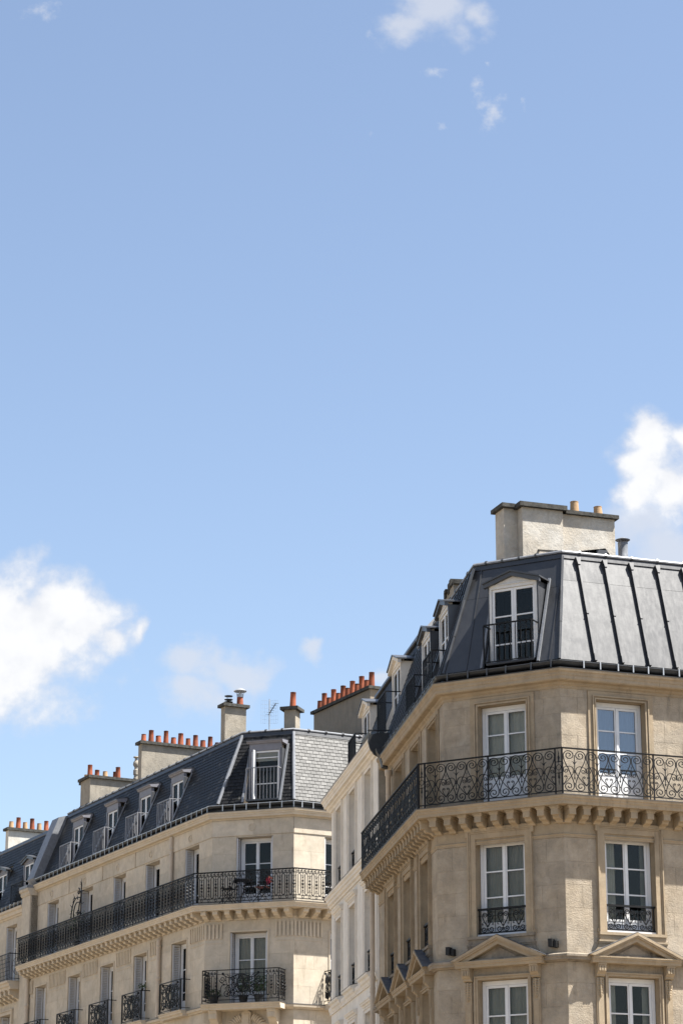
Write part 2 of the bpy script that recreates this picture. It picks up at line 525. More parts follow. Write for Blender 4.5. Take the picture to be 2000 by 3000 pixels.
def AZ(a):
    a = math.radians(a)
    return Vector((math.sin(a), math.cos(a), 0))


class Fr:
    """a facade: origin on the ground line, run direction d, outward normal n"""
    def __init__(s, p, az):
        s.p = Vector((p[0], p[1], 0)); s.d = AZ(az); s.az = az
        n = Vector((s.d.y, -s.d.x, 0))
        if n.dot(s.p) > 0:
            n = -n
        s.n = n
        s.right = Vector((-n.y, n.x, 0))
        s.rot = math.atan2(s.right.y, s.right.x)

    def P(s, u, o, z):
        return s.p + s.d * u + s.n * o + Vector((0, 0, z))

    def box(s, mb, u0, u1, o0, o1, z0, z1):
        P = s.P
        mb.hexa([P(u0, o0, z0), P(u1, o0, z0), P(u1, o1, z0), P(u0, o1, z0), P(u0, o0, z1), P(u1, o0, z1), P(u1, o1, z1), P(u0, o1, z1)])

    def plate(s, mb, pts, o0, o1):
        """polygon in (u,z) extruded between two offsets"""
        mb.prism([s.P(u, o0, z) for u, z in pts], [s.P(u, o1, z) for u, z in pts])

    def prof(s, mb, pts, u0, u1):
        """profile in (o,z) extruded along u"""
        mb.prism([s.P(u0, o, z) for o, z in pts], [s.P(u1, o, z) for o, z in pts])


def corner(A, B, oa, ob):
    a, b = A.n, B.n
    ca, cb = a.dot(A.p) + oa, b.dot(B.p) + ob
    det = a.x * b.y - a.y * b.x
    return Vector(((ca * b.y - cb * a.y) / det, (a.x * cb - b.x * ca) / det, 0))


def sweep(mb, frames, us, ue, prof, closed=True, caps=True):
    """profile [(o,z)] (o may be a tuple, one per frame) swept round the mitred corners"""
    K = len(frames)
    rows = []
    for (o, z) in prof:
        oo = o if isinstance(o, tuple) else (o,) * K
        r = [frames[0].P(us, oo[0], z)]
        for k in range(K - 1):
            c = corner(frames[k], frames[k + 1], oo[k], oo[k + 1]); c.z = z
            r.append(c)
        r.append(frames[-1].P(ue, oo[-1], z))
        rows.append(r)
    n = len(rows)
    b = mb.add([p for r in rows for p in r])
    w = K + 1
    for i in range(n if closed else n - 1):
        j = (i + 1) % n
        for k in range(K):
            mb.f.append([b + i * w + k, b + i * w + k + 1, b + j * w + k + 1, b + j * w + k])
    if closed and caps:
        mb.f.append([b + i * w for i in range(n)])
        mb.f.append([b + i * w + K for i in range(n)][::-1])


def sheet(mb, fr, u0, u1, z0, z1, o, openings):
    us = sorted(set([u0, u1] + [v for q in openings for v in q[:2] if u0 < v < u1]))
    zs = sorted(set([z0, z1] + [v for q in openings for v in q[2:4] if z0 < v < z1]))
    for i in range(len(us) - 1):
        for j in range(len(zs) - 1):
            uc, zc = (us[i] + us[i + 1]) / 2, (zs[j] + zs[j + 1]) / 2
            if any(q[0] < uc < q[1] and q[2] < zc < q[3] for q in openings):
                continue
            mb.face([fr.P(us[i], o, zs[j]), fr.P(us[i + 1], o, zs[j]), fr.P(us[i + 1], o, zs[j + 1]), fr.P(us[i], o, zs[j + 1])])


def reveal(mb, fr, q, o0, o1):
    u0, u1, z0, z1 = q[:4]
    P = fr.P
    mb.face([P(u0, o0, z0), P(u0, o1, z0), P(u0, o1, z1), P(u0, o0, z1)])
    mb.face([P(u1, o0, z0), P(u1, o1, z0), P(u1, o1, z1), P(u1, o0, z1)])
    mb.face([P(u0, o0, z1), P(u1, o0, z1), P(u1, o1, z1), P(u0, o1, z1)])
    mb.face([P(u0, o0, z0), P(u1, o0, z0), P(u1, o1, z0), P(u0, o1, z0)])


def one_block(parent, fr, a, b, z0, z1, o, depth, mat, ch=0.003):
    mb = MB()
    P = fr.P
    back = [P(a, o - depth, z0), P(b, o - depth, z0), P(b, o - depth, z1), P(a, o - depth, z1)]
    mid = [P(a, o - ch, z0), P(b, o - ch, z0), P(b, o - ch, z1), P(a, o - ch, z1)]
    c = ch
    fro = [P(a + c, o, z0 + c), P(b - c, o, z0 + c), P(b - c, o, z1 - c), P(a + c, o, z1 - c)]
    k = mb.add(back + mid + fro)
    for i in range(4):
        j = (i + 1) % 4
        mb.f.append([k + i, k + j, k + 4 + j, k + 4 + i])
        mb.f.append([k + 4 + i, k + 4 + j, k + 8 + j, k + 8 + i])
    mb.f.append([k + 8, k + 9, k + 10, k + 11])
    mb.f.append([k, k + 3, k + 2, k + 1])
    return obj('stone_block', mb, mat, parent)


def blocks(parent, fr, u0, u1, zs, openings, o, mat, bw=1.05, depth=0.05, gap=0.002):
    """ashlar: every stone its own piece"""
    for j in range(len(zs) - 1):
        z0, z1 = zs[j], zs[j + 1]
        segs = [(u0, u1)]
        for q in openings:
            if q[2] < z1 - 0.03 and q[3] > z0 + 0.03:
                ns = []
                for (a, b) in segs:
                    if q[1] <= a or q[0] >= b:
                        ns.append((a, b))
                    else:
                        if q[0] > a: ns.append((a, q[0]))
                        if q[1] < b: ns.append((q[1], b))
                segs = ns
        for (a, b) in segs:
            L_ = b - a
            if L_ < 0.04:
                continue
            n = max(1, round(L_ / bw))
            if n == 1 and L_ > 0.75 and j % 2 == 0:
                cuts = [a, a + L_ * random.uniform(0.4, 0.62), b]
            elif n == 1:
                cuts = [a, b]
            else:
                st = L_ / n
                ph = 0.5 if j % 2 else 0.0
                cuts = [a] + [a + st * (k + ph) + random.uniform(-0.06, 0.06) * st for k in range(1 if ph == 0 else 0, n)] + [b]
                cuts = [cuts[0]] + [c for c in cuts[1:-1] if a + 0.15 < c < b - 0.15] + [cuts[-1]]
            for k in range(len(cuts) - 1):
                one_block(parent, fr, cuts[k] + gap / 2, cuts[k + 1] - gap / 2, z0 + gap / 2, z1 - gap / 2, o, depth, mat)


def window(parent, fr, u0, u1, z0, z1, o, levels=(0.36, 0.70), kick=0.0, curtain=None, glass='glass', frame_mat='white', fw=0.07, sash2=True, lod=0):
    """casement window: frame > sashes, glazing bars, panes, kick panels, curtain"""
    mb = MB()
    fr.box(mb, u0, u0 + fw, o - 0.07, o, z0, z1)
    fr.box(mb, u1 - fw, u1, o - 0.07, o, z0, z1)
    fr.box(mb, u0 + fw, u1 - fw, o - 0.07, o - 0.002, z1 - fw * 1.3, z1)
    fr.box(mb, u0 + fw, u1 - fw, o - 0.07, o - 0.002, z0, z0 + fw)
    w = obj('window', mb, frame_mat, parent)
    a0, a1 = u0 + fw + 0.004, u1 - fw - 0.004
    zz0, zz1 = z0 + fw + 0.004, z1 - fw * 1.3 - 0.004
    spans = [(a0, (a0 + a1) / 2 - 0.003), ((a0 + a1) / 2 + 0.003, a1)] if sash2 else [(a0, a1)]
    sw = 0.05
    H_ = zz1 - zz0
    for (s0, s1) in spans:
        mb = MB()
        os_ = o - 0.012
        fr.box(mb, s0, s0 + sw, os_ - 0.045, os_, zz0, zz1)
        fr.box(mb, s1 - sw, s1, os_ - 0.045, os_, zz0, zz1)
        fr.box(mb, s0 + sw, s1 - sw, os_ - 0.045, os_ - 0.001, zz1 - sw, zz1)
        fr.box(mb, s0 + sw, s1 - sw, os_ - 0.045, os_ - 0.001, zz0, zz0 + sw * 1.4)
        obj('sash', mb, frame_mat, w)
        zb = zz0 + sw * 1.4
        if kick > 0:
            mb = MB()
            fr.box(mb, s0 + sw, s1 - sw, os_ - 0.035, os_ - 0.012, zb, zz0 + kick - 0.04)
            fr.box(mb, s0 + sw, s1 - sw, os_ - 0.045, os_ - 0.003, zz0 + kick - 0.04, zz0 + kick)
            fr.box(mb, s0 + sw + 0.05, s1 - sw - 0.05, os_ - 0.03, os_ - 0.006, zb + 0.05, zz0 + kick - 0.09)
            obj('kick_panel', mb, frame_mat, w)
            zb = zz0 + kick
        cuts = [zb] + sorted(zz1 - H_ * l for l in levels if zz1 - H_ * l > zb + 0.08) + [zz1 - sw]
        for c in cuts[1:-1]:
            mb = MB()
            fr.box(mb, s0 + sw, s1 - sw, os_ - 0.04, os_ - 0.006, c - 0.014, c + 0.014)
            obj('glazing_bar', mb, frame_mat, w)
        for k in range(len(cuts) - 1):
            mb = MB()
            d_ = 0.014
            fr.box(mb, s0 + sw - 0.006, s1 - sw + 0.006, os_ - 0.027, os_ - 0.023, cuts[k] + (d_ if k else -0.004) - 0.002, cuts[k + 1] - (d_ if k < len(cuts) - 2 else -0.004) + 0.002)
            obj('pane', mb, glass, w)
    if sash2:
        mb = MB()
        um = (a0 + a1) / 2
        fr.box(mb, um - 0.022, um + 0.022, o - 0.014, o + 0.004, zz0 + 0.01, zz1 - 0.01)
        obj('meeting_stile', mb, frame_mat, w)
    if isinstance(curtain, tuple):        # pair of drawn-back curtains
        for (c0, c1) in ((a0, a0 + (a1 - a0) * curtain[1]), (a1 - (a1 - a0) * curtain[2], a1)):
            mb = MB()
            for i in range(14):
                p_, q_ = c0 + (c1 - c0) * i / 14, c0 + (c1 - c0) * (i + 1) / 14
                d0, d1 = o - 0.14 - 0.03 * (i % 2), o - 0.14 - 0.03 * ((i + 1) % 2)
                mb.face([fr.P(p_, d0, zz0), fr.P(q_, d1, zz0), fr.P(q_, d1, zz1), fr.P(p_, d0, zz1)])
            obj('curtain', mb, curtain[0], w, smooth=True, recalc=False)
    elif curtain:
        mb = MB()
        N = 44
        ring = []
        for i in range(N + 1):
            t = i / N
            u = a0 + (a1 - a0) * t
            ring.append((u, o - 0.13 + 0.012 * math.sin(t * 58) + 0.006 * math.sin(t * 23 + 1)))
        for i in range(N):
            mb.face([fr.P(ring[i][0], ring[i][1], zz0), fr.P(ring[i + 1][0], ring[i + 1][1], zz0), fr.P(ring[i + 1][0], ring[i + 1][1], zz1), fr.P(ring[i][0], ring[i][1], zz1)])
        obj('curtain', mb, curtain, w, smooth=True, recalc=False)
    return w


# ---- slopes (mansard faces) ------------------------------------------------
class Slope:
    def __init__(s, fr, o0, z0, o1, z1):
        s.fr = fr; s.o0, s.z0, s.o1, s.z1 = o0, z0, o1, z1
        do, dz = o1 - o0, z1 - z0
        s.L = math.hypot(do, dz)
        s.no, s.nz = dz / s.L, -do / s.L     # outward normal in (o,z)

    def P(s, u, t, h=0.0):
        return s.fr.P(u, s.o0 + (s.o1 - s.o0) * t + s.no * h, s.z0 + (s.z1 - s.z0) * t + s.nz * h)

    def o_at(s, z):
        return s.o0 + (s.o1 - s.o0) * (z - s.z0) / (s.z1 - s.z0)

    def t_at(s, z):
        return (z - s.z0) / (s.z1 - s.z0)

    def quad(s, mb, pts, h0, h1):
        mb.prism([s.P(u, t, h0) for u, t in pts], [s.P(u, t, h1) for u, t in pts])

    def strip(s, mb, u0, u1, t0, t1, h0, h1):
        s.quad(mb, [(u0, t0), (u1, t0), (u1, t1), (u0, t1)], h0, h1)


def slate_face(slope, ul, ur, openings, w=0.21, n_rows=20, t_end=1.0, h=0.012):
    """yield slates as point lists: ul/ur are functions of t giving the left and right limits"""
    out = []
    dt = t_end / n_rows
    for r in range(n_rows):
        t0, t1 = r * dt, (r + 1.25) * dt
        tm = (r + 0.5) * dt
        a, b = ul(tm), ur(tm)
        if a > b:
            a, b = b, a
        ph = (r % 2) * w * 0.5
        u = math.floor(a / w) * w - ph
        while u < b:
            s0, s1 = max(u + 0.005, a), min(u + w - 0.005, b)
            if s1 - s0 > 0.03:
                bad = False
                for (q0, q1, qt0, qt1) in openings:
                    if s0 < q1 and s1 > q0 and t0 < qt1 and tm > qt0:
                        if s0 < q0 - 0.03: s1 = min(s1, q0)
                        elif s1 > q1 + 0.03: s0 = max(s0, q1)
                        else: bad = True
                if not bad and s1 - s0 > 0.03:
                    j = random.uniform(-0.03, 0.03) * dt
                    hl = h * random.uniform(0.95, 1.12)
                    out.append([slope.P(s0, t0 + j, hl + 0.006), slope.P(s1, t0 + j, hl + 0.006), slope.P(s1, min(t1, t_end), 0.003), slope.P(s0, min(t1, t_end), 0.003),
                                slope.P(s0, t0 + j, hl), slope.P(s1, t0 + j, hl), slope.P(s1, min(t1, t_end), -0.003), slope.P(s0, min(t1, t_end), -0.003)])
            u += w
    return out


def spiral(cx, cz, r_in, r_out, a_end, turns, n=30, cw=1):
    """points from the inner eye out to the rim, ending at angle a_end"""
    pts = []
    for i in range(n + 1):
        t = i / n
        a = a_end - cw * (1 - t) * turns * 2 * math.pi
        r = r_in + (r_out - r_in) * t ** 0.85
        pts.append((cx + r * math.cos(a), cz + r * math.sin(a)))
    return pts


def bez(p0, p1, p2, p3, n=10):
    r = []
    for i in range(n + 1):
        t = i / n; s = 1 - t
        r.append((s ** 3 * p0[0] + 3 * s * s * t * p1[0] + 3 * s * t * t * p2[0] + t ** 3 * p3[0], s ** 3 * p0[1] + 3 * s * s * t * p1[1] + 3 * s * t * t * p2[1] + t ** 3 * p3[1]))
    return r


def flat_tube(mb, pts, r=0.008, n=4, mirror=True, closed=False):
    mb.tube([(x, 0, z) for x, z in pts], r, n, closed)
    if mirror:
        mb.tube([(-x, 0, z) for x, z in pts], r, n, closed)


# wrought-iron lyre motif of the corner balcony (width .46, height .94)
def lyre_mesh():
    mb = MB()
    # upper scroll, flowing down the long diagonal into the lower scroll
    up = spiral(-0.112, 0.79, 0.012, 0.108, math.pi, 1.75, 34, 1)
    low = spiral(-0.118, 0.125, 0.012, 0.105, 0.25, 1.55, 32, 1)
    path = up + bez((-0.222, 0.76), (-0.222, 0.68), (-0.175, 0.60), (-0.135, 0.52), 8) + bez((-0.13, 0.51), (-0.09, 0.40), (-0.05, 0.32), (-0.018, 0.20), 6) + low[::-1]
    flat_tube(mb, path, 0.011)
    # short arch from the diagonal to the axis and second diagonal out to the side
    p2 = bez((-0.145, 0.545), (-0.09, 0.575), (-0.03, 0.54), (-0.018, 0.46), 8) + bez((-0.018, 0.45), (-0.03, 0.38), (-0.10, 0.29), (-0.222, 0.155), 8)
    flat_tube(mb, p2, 0.0098)
    # side curl
    p3 = bez((-0.13, 0.535), (-0.19, 0.56), (-0.228, 0.53), (-0.222, 0.47), 6) + spiral(-0.176, 0.455, 0.010, 0.046, math.pi, 1.3, 18, -1)[::-1]
    flat_tube(mb, p3, 0.0092)
    # small heart over the side node
    p4 = bez((-0.225, 0.17), (-0.17, 0.24), (-0.14, 0.31), (-0.165, 0.335), 6) + spiral(-0.19, 0.325, 0.006, 0.026, 0.3, 1.1, 12, -1)[::-1]
    flat_tube(mb, p4, 0.0085)
    # axis with arrow, leaves and collars
    mb.tube([(0, 0, 0.80), (0, 0, 0.30)], 0.009, 4)
    mb.prism([(-0.02, -0.006, 0.315), (0.02, -0.006, 0.315), (0, -0.006, 0.27)], [(-0.02, 0.006, 0.315), (0.02, 0.006, 0.315), (0, 0.006, 0.27)])
    for sx in (-1, 1):
        mb.tube([(0, 0, 0.60), (sx * 0.025, 0, 0.65), (sx * 0.07, 0, 0.675)], [0.012, 0.009, 0.002], 4)
    mb.wbox(-0.026, 0.026, -0.011, 0.011, 0.448, 0.464)
    mb.wbox(-0.026, 0.026, -0.011, 0.011, 0.418, 0.432)
    mb.wbox(-0.016, 0.016, -0.011, 0.011, 0.17, 0.19)
    # arrow on the joint between units
    mb.tube([(-0.23, 0, 0.66), (-0.23, 0, 0.615), (-0.23, 0, 0.59), (-0.23, 0, 0.40)], [0.001, 0.011, 0.005, 0.005], 4)
    mb.wbox(-0.245, -0.215, -0.011, 0.011, 0.77, 0.79)
    mb.wbox(-0.245, -0.215, -0.011, 0.011, 0.148, 0.166)
    return mb.mesh('scroll_unit', M['iron'], smooth=True)


def finial_mesh():
    mb = MB()
    mb.tube([(0, 0, 0.86), (0, 0, 0.80), (0, 0, 0.77), (0, 0, 0.72), (0, 0, 0.66), (0, 0, 0.63)], [0.002, 0.01, 0.006, 0.022, 0.012, 0.022], 6)
    mb.tube([(0, 0, 0.15), (0, 0, 0.22), (0, 0, 0.27), (0, 0, 0.31), (0, 0, 0.37), (0, 0, 0.40)], [0.002, 0.01, 0.006, 0.022, 0.012, 0.022], 6)
    ring = [(0.048 * math.cos(2 * math.pi * k / 16), 0, 0.515 + 0.115 * 0.48 * math.sin(2 * math.pi * k / 16)) for k in range(16)]
    mb.tube(ring, 0.0075, 4, True)
    for z in (0.40, 0.63):
        mb.wbox(-0.06, 0.06, -0.008, 0.008, z - 0.006, z + 0.006)
    mb.tube([(0, 0, 0.40), (0, 0, 0.46)], 0.006, 4)
    mb.tube([(0, 0, 0.57), (0, 0, 0.63)], 0.006, 4)
    return mb.mesh('finial_unit', M['iron'], smooth=True)


def guard_mesh():
    """scroll unit of the small window guards (width .36, height .48)"""
    mb = MB()
    up = spiral(-0.062, 0.375, 0.008, 0.056, math.pi, 1.5, 24, 1)
    path = up + bez((-0.118, 0.36), (-0.118, 0.30), (-0.06, 0.22), (-0.008, 0.13), 8)
    flat_tube(mb, path, 0.0115)
    flat_tube(mb, bez((-0.018, 0.15), (-0.045, 0.21), (-0.04, 0.27), (-0.018, 0.265), 6), 0.0065)
    flat_tube(mb, bez((-0.06, 0.215), (-0.10, 0.235), (-0.14, 0.22), (-0.135, 0.185), 5) + spiral(-0.115, 0.185, 0.005, 0.02, math.pi, 1.0, 10, -1)[::-1], 0.0065)
    flat_tube(mb, spiral(-0.085, 0.075, 0.008, 0.066, 0.35, 1.5, 24, 1), 0.0115)
    mb.tube([(0, 0, 0.47), (0, 0, 0.02)], 0.0075, 4)
    mb.tube([(-0.18, 0, 0.47), (-0.18, 0, 0.02)], 0.0075, 4)
    mb.tube([(-0.18, 0, 0.09), (0.18, 0, 0.09)], 0.005, 4)
    for sx in (-1, 1):
        mb.tube([(-0.18, 0, 0.27), (-0.18 + sx * 0.03, 0, 0.295)], [0.008, 0.002], 4)
        mb.tube([(-0.18, 0, 0.36), (-0.18 + sx * 0.055, 0, 0.36)], [0.006, 0.006], 4)
    return mb.mesh('scroll_unit', M['iron'], smooth=True)


LYRE, FINIAL, GUARD = lyre_mesh(), finial_mesh(), guard_mesh()

# ---------------------------------------------------------------- setting: ground
E1 = (4.5338, 52.0); E0 = (1.9982, 53.4346)
K0 = (-1.43997, 78.0); J0 = (-4.17077, 78.91371)
R = Fr(E1, 70.5); L = Fr(E1, -60.5); S = Fr(E0, -8.15)
B2 = Fr((0.85811, 61.39556), -8.7)
LC = Fr(K0, -71.5); LR = Fr(K0, 62.8); LF = Fr(J0, -27.2)


def ground_sheet(name, pts, z, mat):
    mb = MB()
    mb.face([(x, y, z) for x, y in pts])
    o = obj(name, mb, mat, None, recalc=False)
    o['kind'] = 'structure'
    return o


ground_sheet('ground', [(-2500, -2500), (2500, -2500), (2500, 2500), (-2500, 2500)], -0.02, 'pavement')
ground_sheet('road', [(-60, -14), (60, -14), (60, 30), (-60, 30)], -0.012, 'asphalt')


def pavement(name, pts, h=0.13):
    mb = MB()
    mb.prism([(x, y, -0.015) for x, y in pts], [(x, y, h) for x, y in pts])
    o = obj(name, mb, 'pavement', None)
    o['kind'] = 'structure'


pavement('pavement', [tuple(corner(S, L, 3.5, 3.5)[:2]), tuple(corner(L, R, 3.5, 3.5)[:2]), tuple(R.P(26, 3.5, 0)[:2]), tuple(R.P(26, -4, 0)[:2]), tuple(S.P(18, -8, 0)[:2]), tuple(S.P(18, 3.5, 0)[:2])])
pavement('pavement', [tuple(corner(LF, LC, 3.2, 3.2)[:2]), tuple(corner(LC, LR, 3.2, 3.2)[:2]), tuple(LR.P(20, 3.2, 0)[:2]), tuple(LR.P(20, -6, 0)[:2]), tuple(LF.P(30, -6, 0)[:2]), tuple(LF.P(30, 3.2, 0)[:2])])

# ================================================================ corner building (right)
RT, SF = 7.0, 7.75          # built length of the right face and of the side-street face
b1 = top('corner_apartment_building', (E1[0], E1[1], 0), 'weathered beige stone corner apartment building with grey zinc mansard roof and scrolled black balcony', 'building')
chain1 = [S, L, R]
LLEN = 2.9133
# window openings: (u0,u1,z0,z1) per face and floor
def bays1(fr):
    if fr is L: return [(1.44, 0.565)]
    if fr is R: return [(1.45, 0.565), (4.35, 0.565)]
    return [(1.37, 0.52), (3.58, 0.52), (5.84, 0.52)]
ZC = (12.07, 14.25); ZB = (9.36, 11.38); ZA = (6.3, 8.48)
UO = -0.20                    # the floor above the balcony steps back
def rng1(fr):
    return (0.0, LLEN) if fr is L else ((0.0, RT) if fr is R else (0.0, SF))
def rng1u(fr):
    a, b = rng1(fr)
    c0 = corner(S, L, UO, UO); c1 = corner(L, R, UO, UO)
    if fr is L: return ((c1 - L.p).dot(L.d), (c0 - L.p).dot(L.d))
    if fr is R: return ((c1 - R.p).dot(R.d), b)
    return ((c0 - S.p).dot(S.d), b)

wb = MB()
for fr in chain1:
    a, b = rng1(fr); au, bu = rng1u(fr)
    oa = [(c - h, c + h, ZA[0], ZA[1]) for c, h in bays1(fr)]
    ob_ = [(c - h, c + h, ZB[0], ZB[1]) for c, h in bays1(fr)]
    oc = [(c - h, c + h, ZC[0], ZC[1]) for c, h in bays1(fr)]
    sheet(wb, fr, a, b, 0, 11.95, -0.007, oa + ob_)
    sheet(wb, fr, au, bu, 11.95, 14.7, UO - 0.007, oc)
    for q in oa + ob_ + oc:
        wr = MB(); reveal(wr, fr, q, UO if q in oc else 0.0, (UO if q in oc else 0.0) - 0.30)
        obj('window_reveal', wr, 'trim1', b1, recalc=False)
    blocks(b1, fr, a, b, [6.9, 7.35, 7.85, 8.32, 8.74], oa, 0.0, 'stone1')
    blocks(b1, fr, a, b, [8.84, 9.36, 9.83, 10.30, 10.77, 11.26], ob_, 0.0, 'stone1')
    blocks(b1, fr, au, bu, [12.06, 12.52, 12.98, 13.44, 13.90, 14.26, 14.50], oc, UO, 'stone1')
obj('wall', wb, 'stone1', b1)
mb = MB()
# closed inner shell so that rooms read as dim rooms
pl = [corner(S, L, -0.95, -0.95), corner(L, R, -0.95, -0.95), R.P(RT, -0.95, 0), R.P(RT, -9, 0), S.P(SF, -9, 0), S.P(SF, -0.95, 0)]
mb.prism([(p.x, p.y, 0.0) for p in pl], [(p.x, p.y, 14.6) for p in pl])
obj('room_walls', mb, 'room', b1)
mb = MB()
sheet(mb, Fr((R.P(RT, 0, 0).x, R.P(RT, 0, 0).y), -19.5), 0, 9, 0, 15, 0, [])
mb.face([S.P(SF, -0.0, 0), S.P(SF, -9, 0), S.P(SF, -9, 15), S.P(SF, -0.0, 15)])
mb.face([R.P(RT, -0.2, 14.6), corner(L, R, -0.2, -0.2) + Vector((0, 0, 14.6)), corner(S, L, -0.2, -0.2) + Vector((0, 0, 14.6)), S.P(SF, -0.2, 14.6), S.P(SF, -9, 14.6), R.P(RT, -9, 14.6)])
obj('party_wall', mb, 'render', b1)

def chain_part(name, prof, mat, us=SF, ue=RT, frames=chain1, parent=b1, smooth=False):
    mb = MB(); sweep(mb, frames, us, ue, prof)
    return obj(name, mb, mat, parent, smooth)

chain_part('cornice', [(-0.26, 14.44), (-0.185, 14.44), (-0.18, 14.49), (-0.14, 14.52), (-0.13, 14.56), (-0.02, 14.575), (0.0, 14.60), (0.0, 14.665), (0.012, 14.68), (0.02, 14.73), (0.05, 14.765), (0.055, 14.805), (-0.26, 14.83)], 'trim1')
chain_part('drip_flashing', [(-0.25, 14.832), (0.062, 14.808), (0.064, 14.822), (-0.25, 14.848)], 'zinc_dark')
chain_part('balcony_slab', [(-0.05, 11.865), (0.425, 11.865), (0.43, 11.93), (0.445, 11.945), (0.45, 11.985), (0.47, 12.0), (0.475, 12.04), (-0.30, 12.055)], 'trim1')
chain_part('slab_flashing', [(-0.1, 12.0565), (0.482, 12.042), (0.484, 12.056), (-0.1, 12.072)], 'lead')
chain_part('frieze', [(-0.02, 11.262), (0.012, 11.262), (0.014, 11.30), (0.03, 11.315), (0.03, 11.335), (0.012, 11.35), (0.012, 11.56), (0.03, 11.57), (0.03, 11.60), (0.012, 11.61), (0.012, 11.864), (-0.02, 11.864)], 'trim1')
chain_part('string_course', [(-0.02, 8.742), (0.05, 8.742), (0.06, 8.76), (0.14, 8.77), (0.145, 8.815), (0.165, 8.83), (0.165, 8.875), (0.12, 8.90), (-0.02, 8.915)], 'sillstone')
# low weathered floors underneath the frame
chain_part('floor_band', [(-0.02, 3.9), (0.12, 3.9), (0.15, 4.1), (-0.02, 4.2)], 'trim1')

# corbels under the balcony
def corbel_mesh(prof, cap, w, cw, mat):
    mb = MB()
    mb.prism([(-w / 2, -o, z) for o, z in prof], [(w / 2, -o, z) for o, z in prof])
    mb.prism([(-cw / 2, -o, z) for o, z in cap[0]], [(cw / 2, -o, z) for o, z in cap[0]])
    if len(cap) > 1:
        mb.prism([(-cw * 0.43, -o, z) for o, z in cap[1]], [(cw * 0.43, -o, z) for o, z in cap[1]])
    return mb.mesh('corbel', M[mat])
cpro = [(0.0, -0.002), (0.335, -0.002), (0.335, -0.19), (0.255, -0.192), (0.25, -0.222), (0.225, -0.25), (0.18, -0.262), (0.13, -0.268), (0.095, -0.285), (0.075, -0.315), (0.0, -0.325)]
CORB1 = corbel_mesh(cpro, [[(0.0, -0.001), (0.362, -0.001), (0.362, -0.035), (0.0, -0.035)], [(0.0, -0.036), (0.35, -0.036), (0.338, -0.066), (0.0, -0.066)]], 0.15, 0.215, 'trim1')
cl_u = {L: [2.84, 2.50, 2.15, 1.79, 1.42, 1.05, 0.68, 0.36, 0.05], R: [0.05, 0.37, 0.70] + [1.06 + 0.372 * k for k in range(16)], S: [0.04 + 0.362 * k for k in range(22)]}
for fr in chain1:
    for u in cl_u[fr]:
        if u < rng1(fr)[1] + 0.02:
            inst('corbel', CORB1, b1, fr.P(u, 0.012, 11.864), fr.rot)

# window dressings, floor by floor
def ring_plate(mb, fr, q, w_, o0, o1, bottom=False, top_extra=0.0):
    u0, u1, z0, z1 = q
    fr.box(mb, u0 - w_, u0, o0, o1, z0, z1 + 0.0)
    fr.box(mb, u1, u1 + w_, o0, o1, z0, z1 + 0.0)
    fr.box(mb, u0 - w_, u1 + w_, o0, o1, z1, z1 + w_ + top_extra)

def leaf_drop(mb, fr, uc, z1, z0, o, w=0.075):
    n = 7
    for k in range(n):
        t = k / (n - 1)
        z = z1 + (z0 - z1) * t
        ww = w * (1.0 - 0.45 * abs(t - 0.35) - 0.25 * t)
        for sx in (-1, 1):
            c = fr.P(uc + sx * ww * 0.55, o + 0.03, z)
            a = fr.P(uc + sx * ww * 1.05, o + 0.005, z + 0.035)
            b = fr.P(uc + sx * ww * 0.95, o + 0.005, z - 0.03)
            d = fr.P(uc, o + 0.045, z + 0.01); e = fr.P(uc, o, z - 0.02); f_ = fr.P(uc, o, z + 0.045)
            mb.face([c, a, f_, d]); mb.face([c, d, e, b]); mb.face([c, b, a])
    mb.prism([fr.P(uc - 0.02, o, z1 + 0.04), fr.P(uc + 0.02, o, z1 + 0.04), fr.P(uc + 0.012, o, z0 - 0.05), fr.P(uc - 0.012, o, z0 - 0.05)], [fr.P(uc - 0.018, o + 0.05, z1 + 0.03), fr.P(uc + 0.018, o + 0.05, z1 + 0.03), fr.P(uc + 0.006, o + 0.04, z0 - 0.04), fr.P(uc - 0.006, o + 0.04, z0 - 0.04)])

